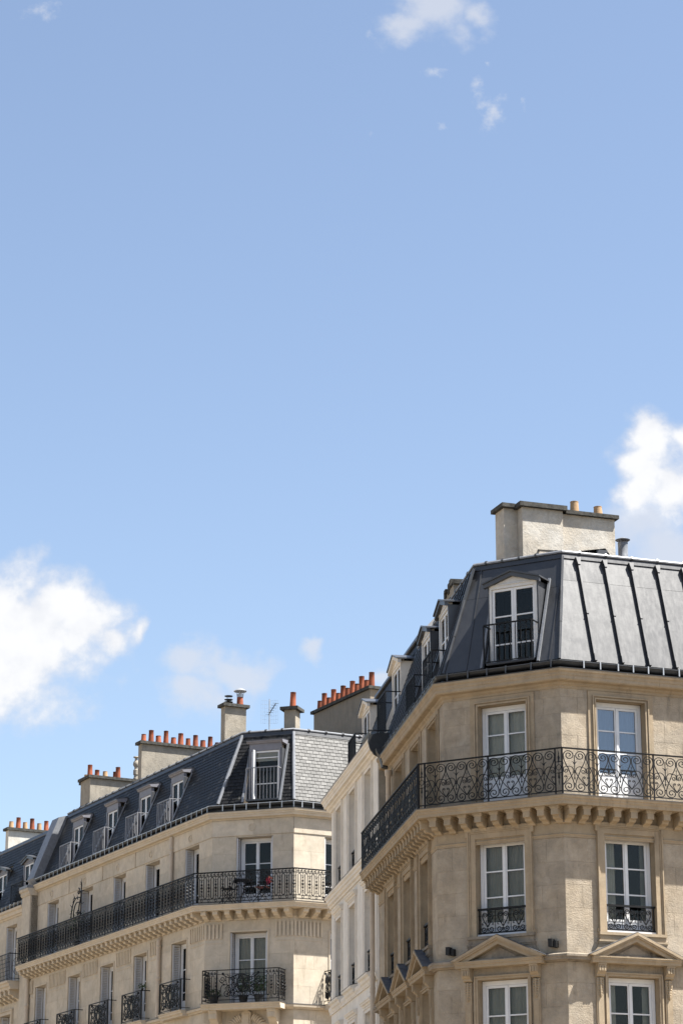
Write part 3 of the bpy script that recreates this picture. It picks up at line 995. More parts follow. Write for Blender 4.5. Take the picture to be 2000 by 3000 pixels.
curt = {(L, 'C'): 'curtain', (L, 'B'): 'curtain_dim', (L, 'A'): 'curtain_dim', (R, 'C'): 'curtain', (R, 'B'): ('curtain', 0.30, 0.10), (R, 'A'): ('curtain', 0.22, 0.16)}
for fr in chain1:
    for bi, (c, h) in enumerate(bays1(fr)):
        # --- upper floor, behind the balcony
        q = (c - h, c + h, ZC[0], ZC[1])
        mb = MB()
        ring_plate(mb, fr, (c - h - 0.075, c + h + 0.075, ZC[0], ZC[1] + 0.075), 0.105, UO - 0.01, UO + 0.028, top_extra=0.0)
        ring_plate(mb, fr, q, 0.032, UO - 0.01, UO + 0.045)
        ring_plate(mb, fr, (c - h - 0.034, c + h + 0.034, ZC[0], ZC[1] + 0.034), 0.02, UO - 0.01, UO + 0.03)
        ring_plate(mb, fr, (c - h - 0.055, c + h + 0.055, ZC[0], ZC[1] + 0.055), 0.03, UO - 0.01, UO + 0.062)
        obj('window_surround', mb, 'trim1', b1)
        window(b1, fr, c - h + 0.012, c + h - 0.012, ZC[0] + 0.01, ZC[1] - 0.01, UO - 0.17, (0.255, 0.49), 0.58, curt.get((fr, 'C')) if bi == 0 else None, 'glass_bright' if (fr is R and bi == 0) else 'glass')
        # --- main floor with eared surround and iron guard
        q = (c - h, c + h, ZB[0], ZB[1])
        mb = MB()
        ring_plate(mb, fr, q, 0.11, -0.01, 0.045)
        ring_plate(mb, fr, (c - h - 0.112, c + h + 0.112, ZB[0], ZB[1] + 0.112), 0.03, -0.01, 0.06)
        ring_plate(mb, fr, (c - h - 0.144, c + h + 0.144, ZB[0], ZB[1] + 0.144), 0.028, -0.01, 0.082)
        for sx in (-1, 1):                                  # ears
            e0, e1 = sorted((c + sx * (h + 0.174), c + sx * (h + 0.215)))
            fr.box(mb, e0, e1, -0.01, 0.08, 11.42, 11.60)
            fr.box(mb, *sorted((c + sx * (h + 0.10), c + sx * (h + 0.205))), -0.01, 0.05, 9.36, 9.43)
        fr.box(mb, c - h - 0.215, c + h + 0.215, -0.01, 0.086, 11.555, 11.605)
        obj('window_surround', mb, 'trim1', b1)
        mb = MB()                                           # moulded sill and flared apron
        fr.box(mb, c - h - 0.19, c + h + 0.19, -0.02, 0.105, 9.30, 9.358)
        fr.box(mb, c - h - 0.175, c + h + 0.175, -0.02, 0.075, 9.20, 9.299)
        fr.box(mb, c - h - 0.205, c + h + 0.205, -0.02, 0.095, 9.165, 9.199)
        fr.box(mb, c - h - 0.20, c + h + 0.20, -0.02, 0.080, 9.13, 9.164)
        ap = [(c - h - 0.19, 9.129), (c + h + 0.19, 9.129), (c + h + 0.22, 9.06), (c + h + 0.28, 8.98), (c + h + 0.36, 8.92), (c - h - 0.36, 8.92), (c - h - 0.28, 8.98), (c - h - 0.22, 9.06)]
        fr.plate(mb, ap, -0.02, 0.06)
        obj('window_sill', mb, 'sillstone' if fr is not R else 'trim1', b1)
        window(b1, fr, c - h + 0.012, c + h - 0.012, ZB[0] + 0.03, ZB[1] - 0.01, -0.17, (0.31, 0.605), 0.20, curt.get((fr, 'B')) if bi == 0 else None)
        g = MB()
        fr.box(g, c - h - 0.01, c + h + 0.01, -0.085, -0.025, 9.905, 9.945)
        fr.box(g, c - h, c + h, -0.07, -0.04, 9.425, 9.45)
        for uu in (c - h + 0.03, c + h - 0.03):
            fr.box(g, uu - 0.009, uu + 0.009, -0.064, -0.046, 9.45, 9.905)
        guard = obj('window_guard', g, 'iron', b1)
        nU = 3
        wU = (2 * h - 0.07) / nU
        for k in range(nU):
            inst('scroll_unit', GUARD, guard, fr.P(c - h + 0.035 + wU * (k + 0.5), -0.055, 9.44), fr.rot, (wU / 0.36, 1, 0.97))
        mb = MB()
        fr.box(mb, c - h, c + h, -0.16, -0.02, 9.362, 9.41)
        obj('sill_board', mb, 'shutter', b1)
        # --- lower floor with pediment on consoles
        q = (c - h, c + h, ZA[0], ZA[1])
        mb = MB()
        ring_plate(mb, fr, q, 0.045, -0.01, 0.03)
        ring_plate(mb, fr, (c - h - 0.046, c + h + 0.046, ZA[0], ZA[1] + 0.046), 0.03, -0.01, 0.055)
        obj('window_surround', mb, 'trim1', b1)
        window(b1, fr, c - h + 0.012, c + h - 0.012, ZA[0] + 0.03, ZA[1] - 0.01, -0.17, (0.31, 0.605), 0.2, curt.get((fr, 'A')) if bi == 0 else None)
        hp = 0.985 if fr is not S else 0.955
        pd = MB()
        fr.prof(pd, [(-0.01, 8.716), (0.215, 8.716), (0.225, 8.775), (0.245, 8.785), (0.245, 8.81), (0.26, 8.825), (0.26, 8.845), (-0.01, 8.845)], c - hp, c + hp)
        # raking cornices: three stepped fillets a side
        zt, zb_ = 9.345, 8.862
        for sx in (-1, 1):
            tip = (c + sx * (hp + 0.075), zb_); apx = (c, zt)
            dx, dz = (apx[0] - tip[0]), (apx[1] - tip[1]); ll = math.hypot(dx, dz)
            nx, nz = (dz / ll * -1 * (1 if sx < 0 else -1)), (-abs(dx) / ll)
            nx = abs(dz) / ll * (1 if sx < 0 else -1) * 1.0
            def off(d_):                                   # edge shifted inwards by d_
                k = d_ / (abs(dx) / ll)
                return [(c, zt - k), (tip[0] - sx * 0.0 - sx * 0.0, zb_ - k)]
            for d0, d1, oo in ((0.0, 0.052, 0.285), (0.0525, 0.085, 0.265), (0.0855, 0.165, 0.225)):
                A_, B_ = off(d0), off(d1)
                poly = [A_[0], A_[1], B_[1], B_[0]]
                zlim = 8.847
                # clip at the base cornice
                def clip(p_, q_):
                    if p_[1] >= zlim: return p_
                    t_ = (zlim - q_[1]) / (p_[1] - q_[1])
                    return (q_[0] + (p_[0] - q_[0]) * t_, zlim)
                poly = [A_[0], clip(A_[1], A_[0]), clip(B_[1], B_[0]), B_[0]]
                fr.plate(pd, poly, -0.01, oo)
        ped = obj('pediment', pd, 'trim1', b1)
        mb = MB()
        fr.plate(mb, [(c - hp + 0.32, 8.846), (c + hp - 0.32, 8.846), (c, 9.19)], -0.01, 0.075)
        fr.plate(mb, [(c - hp + 0.50, 8.852), (c + hp - 0.50, 8.852), (c, 9.10)], 0.07, 0.10)
        obj('tympanum', mb, 'sillstone', ped)
        mb = MB()
        for sx in (-1, 1):
            a0, a1 = (c, 9.352), (c + sx * (hp + 0.08), 8.868)
            mb.prism([fr.P(a0[0], -0.01, a0[1]), fr.P(a1[0], -0.01, a1[1]), fr.P(a1[0], -0.01, a1[1] + 0.008), fr.P(a0[0], -0.01, a0[1] + 0.008)],
                     [fr.P(a0[0], 0.27, a0[1]), fr.P(a1[0], 0.27, a1[1]), fr.P(a1[0], 0.27, a1[1] + 0.008), fr.P(a0[0], 0.27, a0[1] + 0.008)])
        obj('lead_cover', mb, 'lead', ped)
        for sx in (-1, 1):
            uc = c + sx * (h + 0.20)
            mb = MB()
            fr.prof(mb, [(-0.01, 8.714), (0.20, 8.714), (0.20, 8.685), (0.185, 8.67), (0.18, 8.58), (0.15, 8.53), (0.105, 8.50), (0.105, 8.47), (0.085, 8.46), (-0.01, 8.44)], uc - 0.092, uc + 0.092)
            for k in (-0.055, 0.0, 0.055):
                fr.box(mb, uc + k - 0.018, uc + k + 0.018, 0.15, 0.198, 8.56, 8.668)
            fr.box(mb, uc - 0.075, uc + 0.075, -0.01, 0.05, 6.3, 8.44)
            fr.box(mb, uc - 0.05, uc + 0.05, 0.04, 0.062, 6.4, 8.00)
            con = obj('console', mb, 'trim1', b1)
            mb = MB()
            leaf_drop(mb, fr, uc, 8.40, 8.10, 0.052, 0.085)
            obj('carved_leaf', mb, 'trim1', con)

# ---- corner balcony railing
RO = 0.415
mb = MB()
sweep(mb, chain1, SF, RT, [(RO - 0.026, 13.005), (RO + 0.026, 13.005), (RO + 0.028, 13.028), (RO, 13.036), (RO - 0.028, 13.028)])
sweep(mb, chain1, SF, RT, [(RO - 0.012, 12.115), (RO + 0.012, 12.115), (RO + 0.012, 12.135), (RO - 0.012, 12.135)])
rail = obj('balcony_railing', mb, 'iron', b1)
def rail_ext(fr):
    c0 = corner(S, L, RO, RO); c1 = corner(L, R, RO, RO)
    if fr is L: return ((c1 - L.p).dot(L.d), (c0 - L.p).dot(L.d))
    if fr is R: return ((c1 - R.p).dot(R.d), RT)
    return ((c0 - S.p).dot(S.d), SF)
def post(fr, u, w=0.012):
    mb = MB(); fr.box(mb, u - w, u + w, RO - 0.014, RO + 0.014, 12.06, 13.005)
    obj('post', mb, 'iron', rail)
def run_panel(fr, a, b, n):
    w_ = (b - a) / n
    for k in range(n):
        inst('scroll_unit', LYRE, rail, fr.P(a + w_ * (k + 0.5), RO, 12.108), fr.rot, (w_ / 0.46, 1, 0.965))
a, b = rail_ext(L)
post(L, a, 0.014); post(L, b, 0.016); post(L, a + 0.155); post(L, b - 0.145, 0.016)
mid = a + 0.155 + (b - 0.145 - a - 0.155) * 0.508
post(L, mid, 0.014)
inst('finial_unit', FINIAL, rail, L.P(a + 0.078, RO, 12.1), L.rot, (1.1, 1, 1))
inst('finial_unit', FINIAL, rail, L.P(b - 0.072, RO, 12.1), L.rot, (1.0, 1, 1))
run_panel(L, a + 0.16, mid - 0.005, 3); run_panel(L, mid + 0.005, b - 0.15, 3)
a, b = rail_ext(R)
uu = a + 0.02
for w_ in (2.04, 2.04, 2.04):
    if uu + w_ > RT + 0.5: break
    run_panel(R, uu, uu + w_, 4); uu += w_ ; post(R, uu, 0.014); uu += 0.01
a, b = rail_ext(S)
post(S, a + 0.15, 0.012)
inst('finial_unit', FINIAL, rail, S.P(a + 0.075, RO, 12.1), S.rot)
uu = a + 0.16
while uu + 1.5 < SF + 0.1:
    run_panel(S, uu, uu + 1.5, 3); uu += 1.5; post(S, uu, 0.014); uu += 0.01
run_panel(S, uu, SF - 0.02, 1)
post(S, SF - 0.012, 0.016)

# ---- mansard roof
SLS = Slope(S, -0.20, 15.05, -0.99, 17.55); SLL = Slope(L, -0.16, 15.05, -1.02, 17.55); SLR = Slope(R, -0.16, 15.05, -0.92, 17.55)
def hip_u(frA, frB, oa, ob, fr):
    c = corner(frA, frB, oa, ob)
    return (c - fr.p).dot(fr.d)
def lim(A, B, sa, sb, fr):
    u0 = hip_u(A, B, sa.o0, sb.o0, fr); u1 = hip_u(A, B, sa.o1, sb.o1, fr)
    return lambda t: u0 + (u1 - u0) * t
hL0 = lim(L, R, SLL, SLR, L); hR0 = lim(L, R, SLL, SLR, R); hL1 = lim(S, L, SLS, SLL, L); hS0 = lim(S, L, SLS, SLL, S)

def roof_panels(parent, sl, ul, ur, seams, openings, tj, mat, name='zinc_panel'):
    """zinc sheets between the battens, cut round the dormers, in two lengths"""
    cuts = list(seams)
    for (t0, t1) in ((0.0, tj - 0.002), (tj + 0.002, 1.0)):
        for k in range(len(cuts) + 1):
            A_ = (lambda t: ul(t)) if k == 0 else (lambda t, k=k: cuts[k - 1])
            B_ = (lambda t: ur(t)) if k == len(cuts) else (lambda t, k=k: cuts[k])
            segs = [(A_, B_)]
            for (q0, q1, qt0, qt1) in openings:
                if qt0 < t1 - 0.01 and qt1 > t0 + 0.01:
                    ns = []
                    for (x, y) in segs:
                        xm, ym = x(0.5), y(0.5)
                        if q1 <= min(xm, ym) or q0 >= max(xm, ym):
                            ns.append((x, y)); continue
                        if qt1 < t1 - 0.02:     # part above the opening
                            tt = qt1
                            mbx = MB(); lo, hi = max(min(xm, ym), q0), min(max(xm, ym), q1)
                            if hi - lo > 0.03:
                                sl.quad(mbx, [(lo, tt), (hi, tt), (hi, t1), (lo, t1)], -0.004, 0.004)
                                obj(name, mbx, mat, parent)
                        if min(xm, ym) < q0 - 0.02:
                            ns.append((x, lambda t, q0=q0: q0) if xm < ym else (lambda t, q0=q0: q0, y))
                        if max(xm, ym) > q1 + 0.02:
                            ns.append((lambda t, q1=q1: q1, y) if xm < ym else (x, lambda t, q1=q1: q1))
                    segs = ns
            for (x, y) in segs:
                pts = [(x(t0), t0), (y(t0), t0), (y(t1), t1), (x(t1), t1)]
                if abs(pts[1][0] - pts[0][0]) < 0.02 and abs(pts[2][0] - pts[3][0]) < 0.02: continue
                mbx = MB(); sl.quad(mbx, pts, -0.004, 0.004 + (0.006 if t0 == 0 else 0.0))
                obj(name, mbx, mat, parent)

def seam(parent, sl, u, t0, t1, mat, w=0.022, h=0.082, cap=True):
    mb = MB()
    sl.quad(mb, [(u - w, t0), (u + w, t0), (u + w, t1), (u - w, t1)], 0.0, h)
    if cap:
        sl.quad(mb, [(u - w * 1.25, t0 - 0.004), (u + w * 1.25, t0 - 0.004), (u + w * 1.1, t0 + 0.06), (u - w * 1.1, t0 + 0.06)], 0.0, h * 1.25)
        sl.quad(mb, [(u - w * 1.3, t1 - 0.07), (u + w * 1.3, t1 - 0.07), (u + w * 2.6, t1), (u - w * 2.6, t1)], 0.0, h * 1.2)
        sl.quad(mb, [(u - w * 1.2, 0.44), (u + w * 1.2, 0.44), (u + w * 1.2, 0.447), (u - w * 1.2, 0.447)], 0.0, h * 1.18)
    return obj('batten', mb, mat, parent)

roofsheet = MB()
DL = (0.60, 1.83, 0.0, SLL.t_at(17.02))                                     # dormer hole on the chamfer
S_DORM = [(1.37, 0.60), (3.62, 0.60)]
DS = [(c - h, c + h, 0.0, SLS.t_at(17.0)) for c, h in S_DORM]
roof_panels(b1, SLR, hR0, lambda t: RT, [0.88 + 0.63 * k for k in range(10)], [], 0.765, 'zinc')
roof_panels(b1, SLL, hL0, hL1, [0.36, 2.2], [DL], 0.70, 'zinc')
roof_panels(b1, SLS, hS0, lambda t: SF, [0.36 + 0.42 * k for k in range(18)], DS, 0.72, 'zinc')
for k in range(10): seam(b1, SLR, 0.88 + 0.63 * k, 0.0, 0.985, 'zinc')
for u in (DL[0] - 0.05, DL[1] + 0.05): seam(b1, SLL, u, 0.0, 0.985 * 0.80, 'leadstrip', 0.025, 0.05, False)
for u in (0.30, 2.25):
    seam(b1, SLL, u, 0.0, 0.985, 'zinc', 0.012, 0.025, False)
for k in range(18):
    u = 0.36 + 0.42 * k
    ins = [q for q in DS if q[0] - 0.03 < u < q[1] + 0.03]
    seam(b1, SLS, u, ins[0][3] + 0.02 if ins else 0.0, 0.985, 'zinc', 0.022, 0.06, False)
for q in DS:
    for u in (q[0] - 0.03, q[1] + 0.03): seam(b1, SLS, u, 0.0, q[3], 'zinc_dark', 0.03, 0.06, False)
# hips
def hip(parent, A, B, sa, sb, mat, r=0.035, name='hip_roll'):
    c0 = corner(A, B, sa.o0 + 0.015, sb.o0 + 0.015); c0.z = sa.z0
    c1 = corner(A, B, sa.o1 + 0.015, sb.o1 + 0.015); c1.z = sa.z1
    mb = MB(); mb.tube([c0, c0.lerp(c1, 0.35), c0.lerp(c1, 0.352), c0.lerp(c1, 0.70), c0.lerp(c1, 0.702), c1], [r, r, r * 1.15, r * 1.15, r, r], 8)
    obj(name, mb, mat, parent, True)
hip(b1, L, R, SLL, SLR, 'zinc'); hip(b1, S, L, SLS, SLL, 'zinc')
mb = MB()
sl_bot = lambda s_: s_.o0
# roof deck behind the sheets (closes the attic)
sweep(mb, chain1, SF, RT, [((-1.0, -1.03, -0.93), 17.53), ((-1.25, -1.25, -1.2), 17.5), ((-1.25, -1.25, -1.2), 14.7), ((-0.22, -0.22, -0.22), 14.86), ((-0.24, -0.20, -0.20), 15.02)], closed=False)
obj('eaves_board', mb, 'gutter', b1)
mb = MB()   # top roll and flashing
sweep(mb, chain1, SF, RT, [((-0.965, -0.99, -0.89), 17.50), ((-0.955, -0.98, -0.88), 17.505), ((-0.985, -1.01, -0.91), 17.62), ((-1.05, -1.07, -0.97), 17.625), ((-1.05, -1.07, -0.97), 17.55)])
obj('flashing', mb, 'zinc', b1)
mb = MB()
sweep(mb, chain1, SF, RT, [((-0.96, -0.985, -0.885), 17.625), ((-0.955, -0.98, -0.88), 17.655), ((-0.975, -1.0, -0.90), 17.685), ((-1.01, -1.03, -0.93), 17.69), ((-1.06, -1.08, -0.98), 17.67), ((-1.06, -1.08, -0.98), 17.626)])
obj('ridge_roll', mb, 'leadstrip', b1, True)
for fr, sl, us_ in ((R, SLR, [0.95 + 0.62 * k for k in range(9)]), (L, SLL, [0.95, 1.35, 1.75, 2.15]), (S, SLS, [1.2 + 0.7 * k for k in range(9)])):
    for u in us_:
        mb = MB(); oo = sl.o1
        fr.prof(mb, [(oo + 0.045, 17.62), (oo + 0.05, 17.66), (oo + 0.03, 17.70), (oo - 0.02, 17.71), (oo - 0.06, 17.69), (oo - 0.06, 17.62)], u - 0.022, u + 0.022)
        obj('ridge_clip', mb, 'zinc', b1)
# low upper slope
mb = MB()
sweep(mb, chain1, SF, RT, [((-1.02, -1.05, -0.95), 17.64), ((-4.4, -4.5, -4.4), 18.72)], closed=False)
rt = obj('upper_roof', mb, 'zinc', b1)
mb = MB()
p1 = corner(L, R, -4.5, -4.4); p0 = corner(S, L, -4.4, -4.5)
mb.face([R.P(RT, -4.4, 18.72), Vector((p1.x, p1.y, 18.72)), Vector((p0.x, p0.y, 18.72)), S.P(SF, -4.4, 18.72), S.P(SF, -7.5, 17.9), R.P(RT, -7.5, 17.9)])
mb.face([S.P(SF, -0.2, 15.05), S.P(SF, -0.99, 17.55), S.P(SF, -1.02, 17.64), S.P(SF, -4.4, 18.72), S.P(SF, -7.5, 17.9), S.P(SF, -7.5, 14.7)])
mb.face([R.P(RT, -0.16, 15.05), R.P(RT, -0.92, 17.55), R.P(RT, -4.4, 18.72), R.P(RT, -7.5, 17.9), R.P(RT, -7.5, 14.7)])
obj('roof_gable', mb, 'zinc_dark', b1, recalc=False)
for k in range(6):
    mb = MB(); u = 1.2 + 0.95 * k
    mb.prism([R.P(u - 0.02, -0.98, 17.66), R.P(u + 0.02, -0.98, 17.66), R.P(u + 0.02, -0.98, 17.71), R.P(u - 0.02, -0.98, 17.71)], [R.P(u - 0.02 + 0.2, -4.38, 18.74), R.P(u + 0.22, -4.38, 18.74), R.P(u + 0.22, -4.38, 18.79), R.P(u + 0.18, -4.38, 18.79)])
    obj('batten', mb, 'zinc', rt)

# gutter and its brackets
mb = MB()
gp = []
for k in range(9):
    a = math.pi * k / 8
    gp.append((-0.105 + 0.095 * math.cos(a), 14.985 - 0.095 * math.sin(a)))
gp2 = [(-0.105 + 0.088 * math.cos(math.pi * k / 8), 14.988 - 0.086 * math.sin(math.pi * k / 8)) for k in range(8, -1, -1)]
sweep(mb, chain1, SF, RT, gp + gp2)
gut = obj('gutter', mb, 'gutter', b1, True)
mb = MB()
sweep(mb, chain1, SF, RT, [(-0.015, 14.978), (0.003, 14.978), (0.004, 14.996), (-0.014, 14.998)])
obj('gutter_bead', mb, 'zinc_dark', gut)
def brackets(parent, fr, us_, z0, z1, o, mat='galv'):
    for u in us_:
        mb = MB()
        fr.box(mb, u - 0.014, u + 0.014, o - 0.006, o + 0.008, z0, z1)
        fr.box(mb, u - 0.014, u + 0.014, o - 0.10, o + 0.006, z1, z1 + 0.008)
        obj('gutter_bracket', mb, mat, parent)
brackets(gut, R, [0.55, 0.93, 1.34, 1.69, 2.04, 2.39, 2.76] + [3.14 + 0.38 * k for k in range(10)], 14.85, 15.0, 0.012)
brackets(gut, L, [2.62, 2.13, 1.68, 1.24, 0.65, 0.19], 14.85, 15.0, 0.012, 'zinc_dark')
brackets(gut, S, [0.3 + 0.45 * k for k in range(16)], 14.85, 15.0, 0.012, 'zinc_dark')

# ---- dormers of the zinc roof
def dormer1(parent, fr, sl, c, w, zb, zt, of, gable, rail_o, rail_top, front='white', glass='glass', canopy='zinc_dark', railmat='iron', cw=0.12, rail=True, name='dormer', levels=(0.37, 0.74), sash2=True, glass_frame='white'):
    """zinc-cheeked dormer set into a mansard slope; c centre, w half width, of = offset of window plane"""
    mb = MB()
    P = fr.P
    for sx in (-1, 1):
        u0, u1 = c + sx * w, c + sx * (w + 0.035)
        zx = sl.z0 + (of - sl.o0) / (sl.o1 - sl.o0) * (sl.z1 - sl.z0)
        ox = of
        zx = max(zb, min(zt, zx))
        tri1 = [(sl.o_at(zb), zb), (ox, zx), (of, zb)]
        tri2 = [(ox, zx), (sl.o_at(zt), zt), (of + 0.015, zt)]
        for tri in (tri1, tri2):
            mb.prism([P(u0, o, z) for o, z in tri], [P(u1, o, z) for o, z in tri])
    fr.box(mb, c - w, c + w, of - 0.1, sl.o0, zb - 0.05, zb)     # sill deck
    d = obj(name, mb, canopy, parent)
    # posts and head in white
    mb = MB()
    fr.box(mb, c - w, c - w + 0.05, of - 0.09, of + 0.012, zb, zt)
    fr.box(mb, c + w - 0.05, c + w, of - 0.09, of + 0.012, zb, zt)
    fr.box(mb, c - w + 0.05, c + w - 0.05, of - 0.09, of + 0.01, zt - 0.07, zt)
    if gable > 0:
        fr.plate(mb, [(c - w, zt), (c + w, zt), (c + w, zt + 0.06), (c, zt + 0.06 + gable), (c - w, zt + 0.06)], of - 0.09, of + 0.016)
        fr.box(mb, c - w - 0.01, c + w + 0.01, of, of + 0.032, zt - 0.004, zt + 0.014)
    else:
        fr.box(mb, c - w, c + w, of - 0.09, of + 0.012, zt, zt + 0.16)
    obj('front_board', mb, front, d)
    # canopy
    mb = MB()
    tops = MB(); ov = 0.13; back = sl.o_at(min(sl.z1, zt + 0.2)) - 0.05
    zc = zt + 0.06
    if gable > 0:
        for sx in (-1, 1):
            e = c + sx * (w + cw); ze = zc - gable * (cw / w)
            A_ = [P(c, of + ov, zc + gable + 0.02), P(e, of + ov, ze + 0.02), P(e, of + ov, ze + 0.055), P(c, of + ov, zc + gable + 0.055)]
            B_ = [P(c, back, zc + gable + 0.02), P(e, back, ze + 0.02), P(e, back, ze + 0.055), P(c, back, zc + gable + 0.055)]
            tops.prism(A_, B_)
            A_ = [P(c, of + ov - 0.03, zc + gable - 0.07), P(e - sx * 0.02, of + ov - 0.03, ze - 0.07), P(e - sx * 0.02, of + ov - 0.03, ze + 0.021), P(c, of + ov - 0.03, zc + gable + 0.021)]
            B_ = [P(c, of + 0.015, zc + gable - 0.07), P(e - sx * 0.02, of + 0.015, ze - 0.07), P(e - sx * 0.02, of + 0.015, ze + 0.021), P(c, of + 0.015, zc + gable + 0.021)]
            mb.prism(A_, B_)
    else:
        fr.prof(mb, [(of + 0.012, zt + 0.16), (of + 0.05, zt + 0.16), (of + 0.07, zt + 0.20), (of + 0.10, zt + 0.22), (of + 0.10, zt + 0.25), (back, zt + 0.32), (back, zt + 0.16)], c - w - cw, c + w + cw)
    obj('canopy', mb, canopy if gable > 0 else front, d)
    if gable > 0: obj('canopy_sheet', tops, 'zinc_dark', d)
    if gable <= 0:
        mb = MB()
        mb.prism([P(c - w - cw - .01, of + 0.11, zt + 0.252), P(c + w + cw + .01, of + 0.11, zt + 0.252), P(c + w + cw + .01, back, zt + 0.325), P(c - w - cw - .01, back, zt + 0.325)],
                 [P(c - w - cw - .01, of + 0.11, zt + 0.264), P(c + w + cw + .01, of + 0.11, zt + 0.264), P(c + w + cw + .01, back, zt + 0.34), P(c - w - cw - .01, back, zt + 0.34)])
        obj('canopy_sheet', mb, canopy, d)
    # casement, flattened to sub-parts of the dormer
    a0, a1, z0, z1 = c - w + 0.055, c + w - 0.055, zb + 0.005, zt - 0.075
    spans = [(a0, (a0 + a1) / 2 - 0.002), ((a0 + a1) / 2 + 0.002, a1)] if sash2 else [(a0, a1)]
    sw = 0.055
    for (s0, s1) in spans:
        mb = MB()
        fr.box(mb, s0, s0 + sw, of - 0.07, of - 0.02, z0, z1); fr.box(mb, s1 - sw, s1, of - 0.07, of - 0.02, z0, z1)
        fr.box(mb, s0 + sw, s1 - sw, of - 0.07, of - 0.021, z1 - sw, z1); fr.box(mb, s0 + sw, s1 - sw, of - 0.07, of - 0.021, z0, z0 + sw)
        obj('sash', mb, glass_frame, d)
        cuts = [z0 + sw] + sorted(z1 - (z1 - z0) * l for l in levels) + [z1 - sw]
        for cc in cuts[1:-1]:
            mb = MB(); fr.box(mb, s0 + sw, s1 - sw, of - 0.06, of - 0.026, cc - 0.015, cc + 0.015); obj('glazing_bar', mb, glass_frame, d)
        for k in range(len(cuts) - 1):
            mb = MB(); fr.box(mb, s0 + sw - 0.004, s1 - sw + 0.004, of - 0.047, of - 0.043, cuts[k] - 0.002 + (0.014 if k else 0), cuts[k + 1] + 0.002 - (0.014 if k < len(cuts) - 2 else 0)); obj('pane', mb, glass, d)
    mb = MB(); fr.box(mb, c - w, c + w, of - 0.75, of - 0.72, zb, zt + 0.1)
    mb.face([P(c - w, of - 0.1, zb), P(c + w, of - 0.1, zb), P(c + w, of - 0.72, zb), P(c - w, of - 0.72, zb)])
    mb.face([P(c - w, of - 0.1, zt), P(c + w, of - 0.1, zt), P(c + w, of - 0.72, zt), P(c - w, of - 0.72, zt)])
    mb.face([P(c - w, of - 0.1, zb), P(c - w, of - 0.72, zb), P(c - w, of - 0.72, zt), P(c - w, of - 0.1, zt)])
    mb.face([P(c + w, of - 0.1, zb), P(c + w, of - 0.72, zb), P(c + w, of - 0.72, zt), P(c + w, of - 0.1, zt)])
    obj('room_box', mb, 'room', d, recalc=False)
    if rail:
        mb = MB()
        ro = rail_o
        wr_ = w + 0.0
        zr0 = zb - 0.02
        fr.box(mb, c - wr_, c + wr_, ro - 0.016, ro + 0.016, rail_top - 0.028, rail_top)
        fr.box(mb, c - wr_, c + wr_, ro - 0.01, ro + 0.01, zr0, zr0 + 0.022)
        for sx in (-1, 1):
            fr.box(mb, c + sx * wr_ - 0.013, c + sx * wr_ + 0.013, of + 0.01 if False else sl.o_at(rail_top) , ro - 0.017, rail_top - 0.026, rail_top - 0.002)
            fr.box(mb, c + sx * wr_ - 0.013, c + sx * wr_ + 0.013, ro - 0.013, ro + 0.013, zr0, rail_top - 0.03)
        rl = obj('dormer_railing', mb, railmat, d)
        n = int(2 * wr_ / 0.115)
        for k in range(1, n):
            mb = MB(); u = c - wr_ + 2 * wr_ * k / n
            fr.box(mb, u - 0.008, u + 0.008, ro - 0.008, ro + 0.008, zr0 + 0.022, rail_top - 0.028)
            o_ = obj('baluster', mb, railmat, d)
    return d

dormer1(b1, L, SLL, 1.215, 0.56, 15.16, 16.90, -0.38, 0.17, -0.06, 15.98, 'offwhite')
for c, h in S_DORM:
    dormer1(b1, S, SLS, c, 0.54, 15.16, 16.82, -0.46, 0.16, -0.08, 15.80, 'offwhite')

# ---- chimney, vents
def pot(parent, loc, h, r, mat, me_cache={}):
    key = (round(h, 2), round(r, 3), mat)
    if key not in me_cache:
        mb = MB()
        mb.lathe((0, 0, 0), [(r * 1.12, 0), (r * 1.1, 0.02), (r * 1.0, h * 0.5), (r * 0.93, h * 0.93), (r * 0.98, h * 0.945), (r * 0.98, h), (r * 0.78, h), (r * 0.75, h - 0.1)], 18)
        me_cache[key] = mb.mesh('chimney_pot', M[mat], smooth=True)
    o_ = inst('chimney_pot', me_cache[key], parent, loc, random.uniform(0, 6), (1, 1, random.uniform(0.93, 1.08)))
    o_.rotation_euler = (random.uniform(-.03, .03), random.uniform(-.03, .03), random.uniform(0, 6))
    return o_

def stack_box(mb, fr, u0, u1, o0, o1, z0, z1):
    fr.box(mb, u0, u1, o0, o1, z0, z1)

mb = MB()
R.box(mb, 0.99, 2.0, -5.0, -4.0, 16.5, 19.648)
R.box(mb, 2.003, 3.34, -4.9, -4.06, 16.5, 19.60)
R.box(mb, 0.656, 0.987, -4.79, -4.29, 16.5, 19.672)
ch = obj('chimney', mb, 'render_pale', b1, label='broad pale rendered chimney block above the zinc roof')
mb = MB()
R.box(mb, 0.90, 2.08, -5.06, -3.90, 19.65, 19.757)
R.box(mb, 0.57, 0.898, -4.86, -4.17, 19.674, 19.767)
R.box(mb, 2.082, 3.42, -4.96, -3.97, 19.602, 19.69)
obj('chimney_cap', mb, 'capstone', ch)
pot(ch, R.P(2.42, -4.25, 19.69), 0.29, 0.10, 'buffpot'); pot(ch, R.P(3.02, -4.25, 19.69), 0.26, 0.10, 'buffpot')
mb = MB()
c_ = R.P(3.60, -4.2, 18.3)
mb.lathe(c_, [(0.20, 0), (0.14, 0.38), (0.115, 0.42), (0.115, 0.78), (0.12, 0.785), (0.12, 0.80), (0.10, 0.80)], 20)
mb.lathe(c_ + Vector((0, 0, 0.86)), [(0.16, 0.0), (0.175, 0.012), (0.05, 0.07), (0.01, 0.075)], 20)
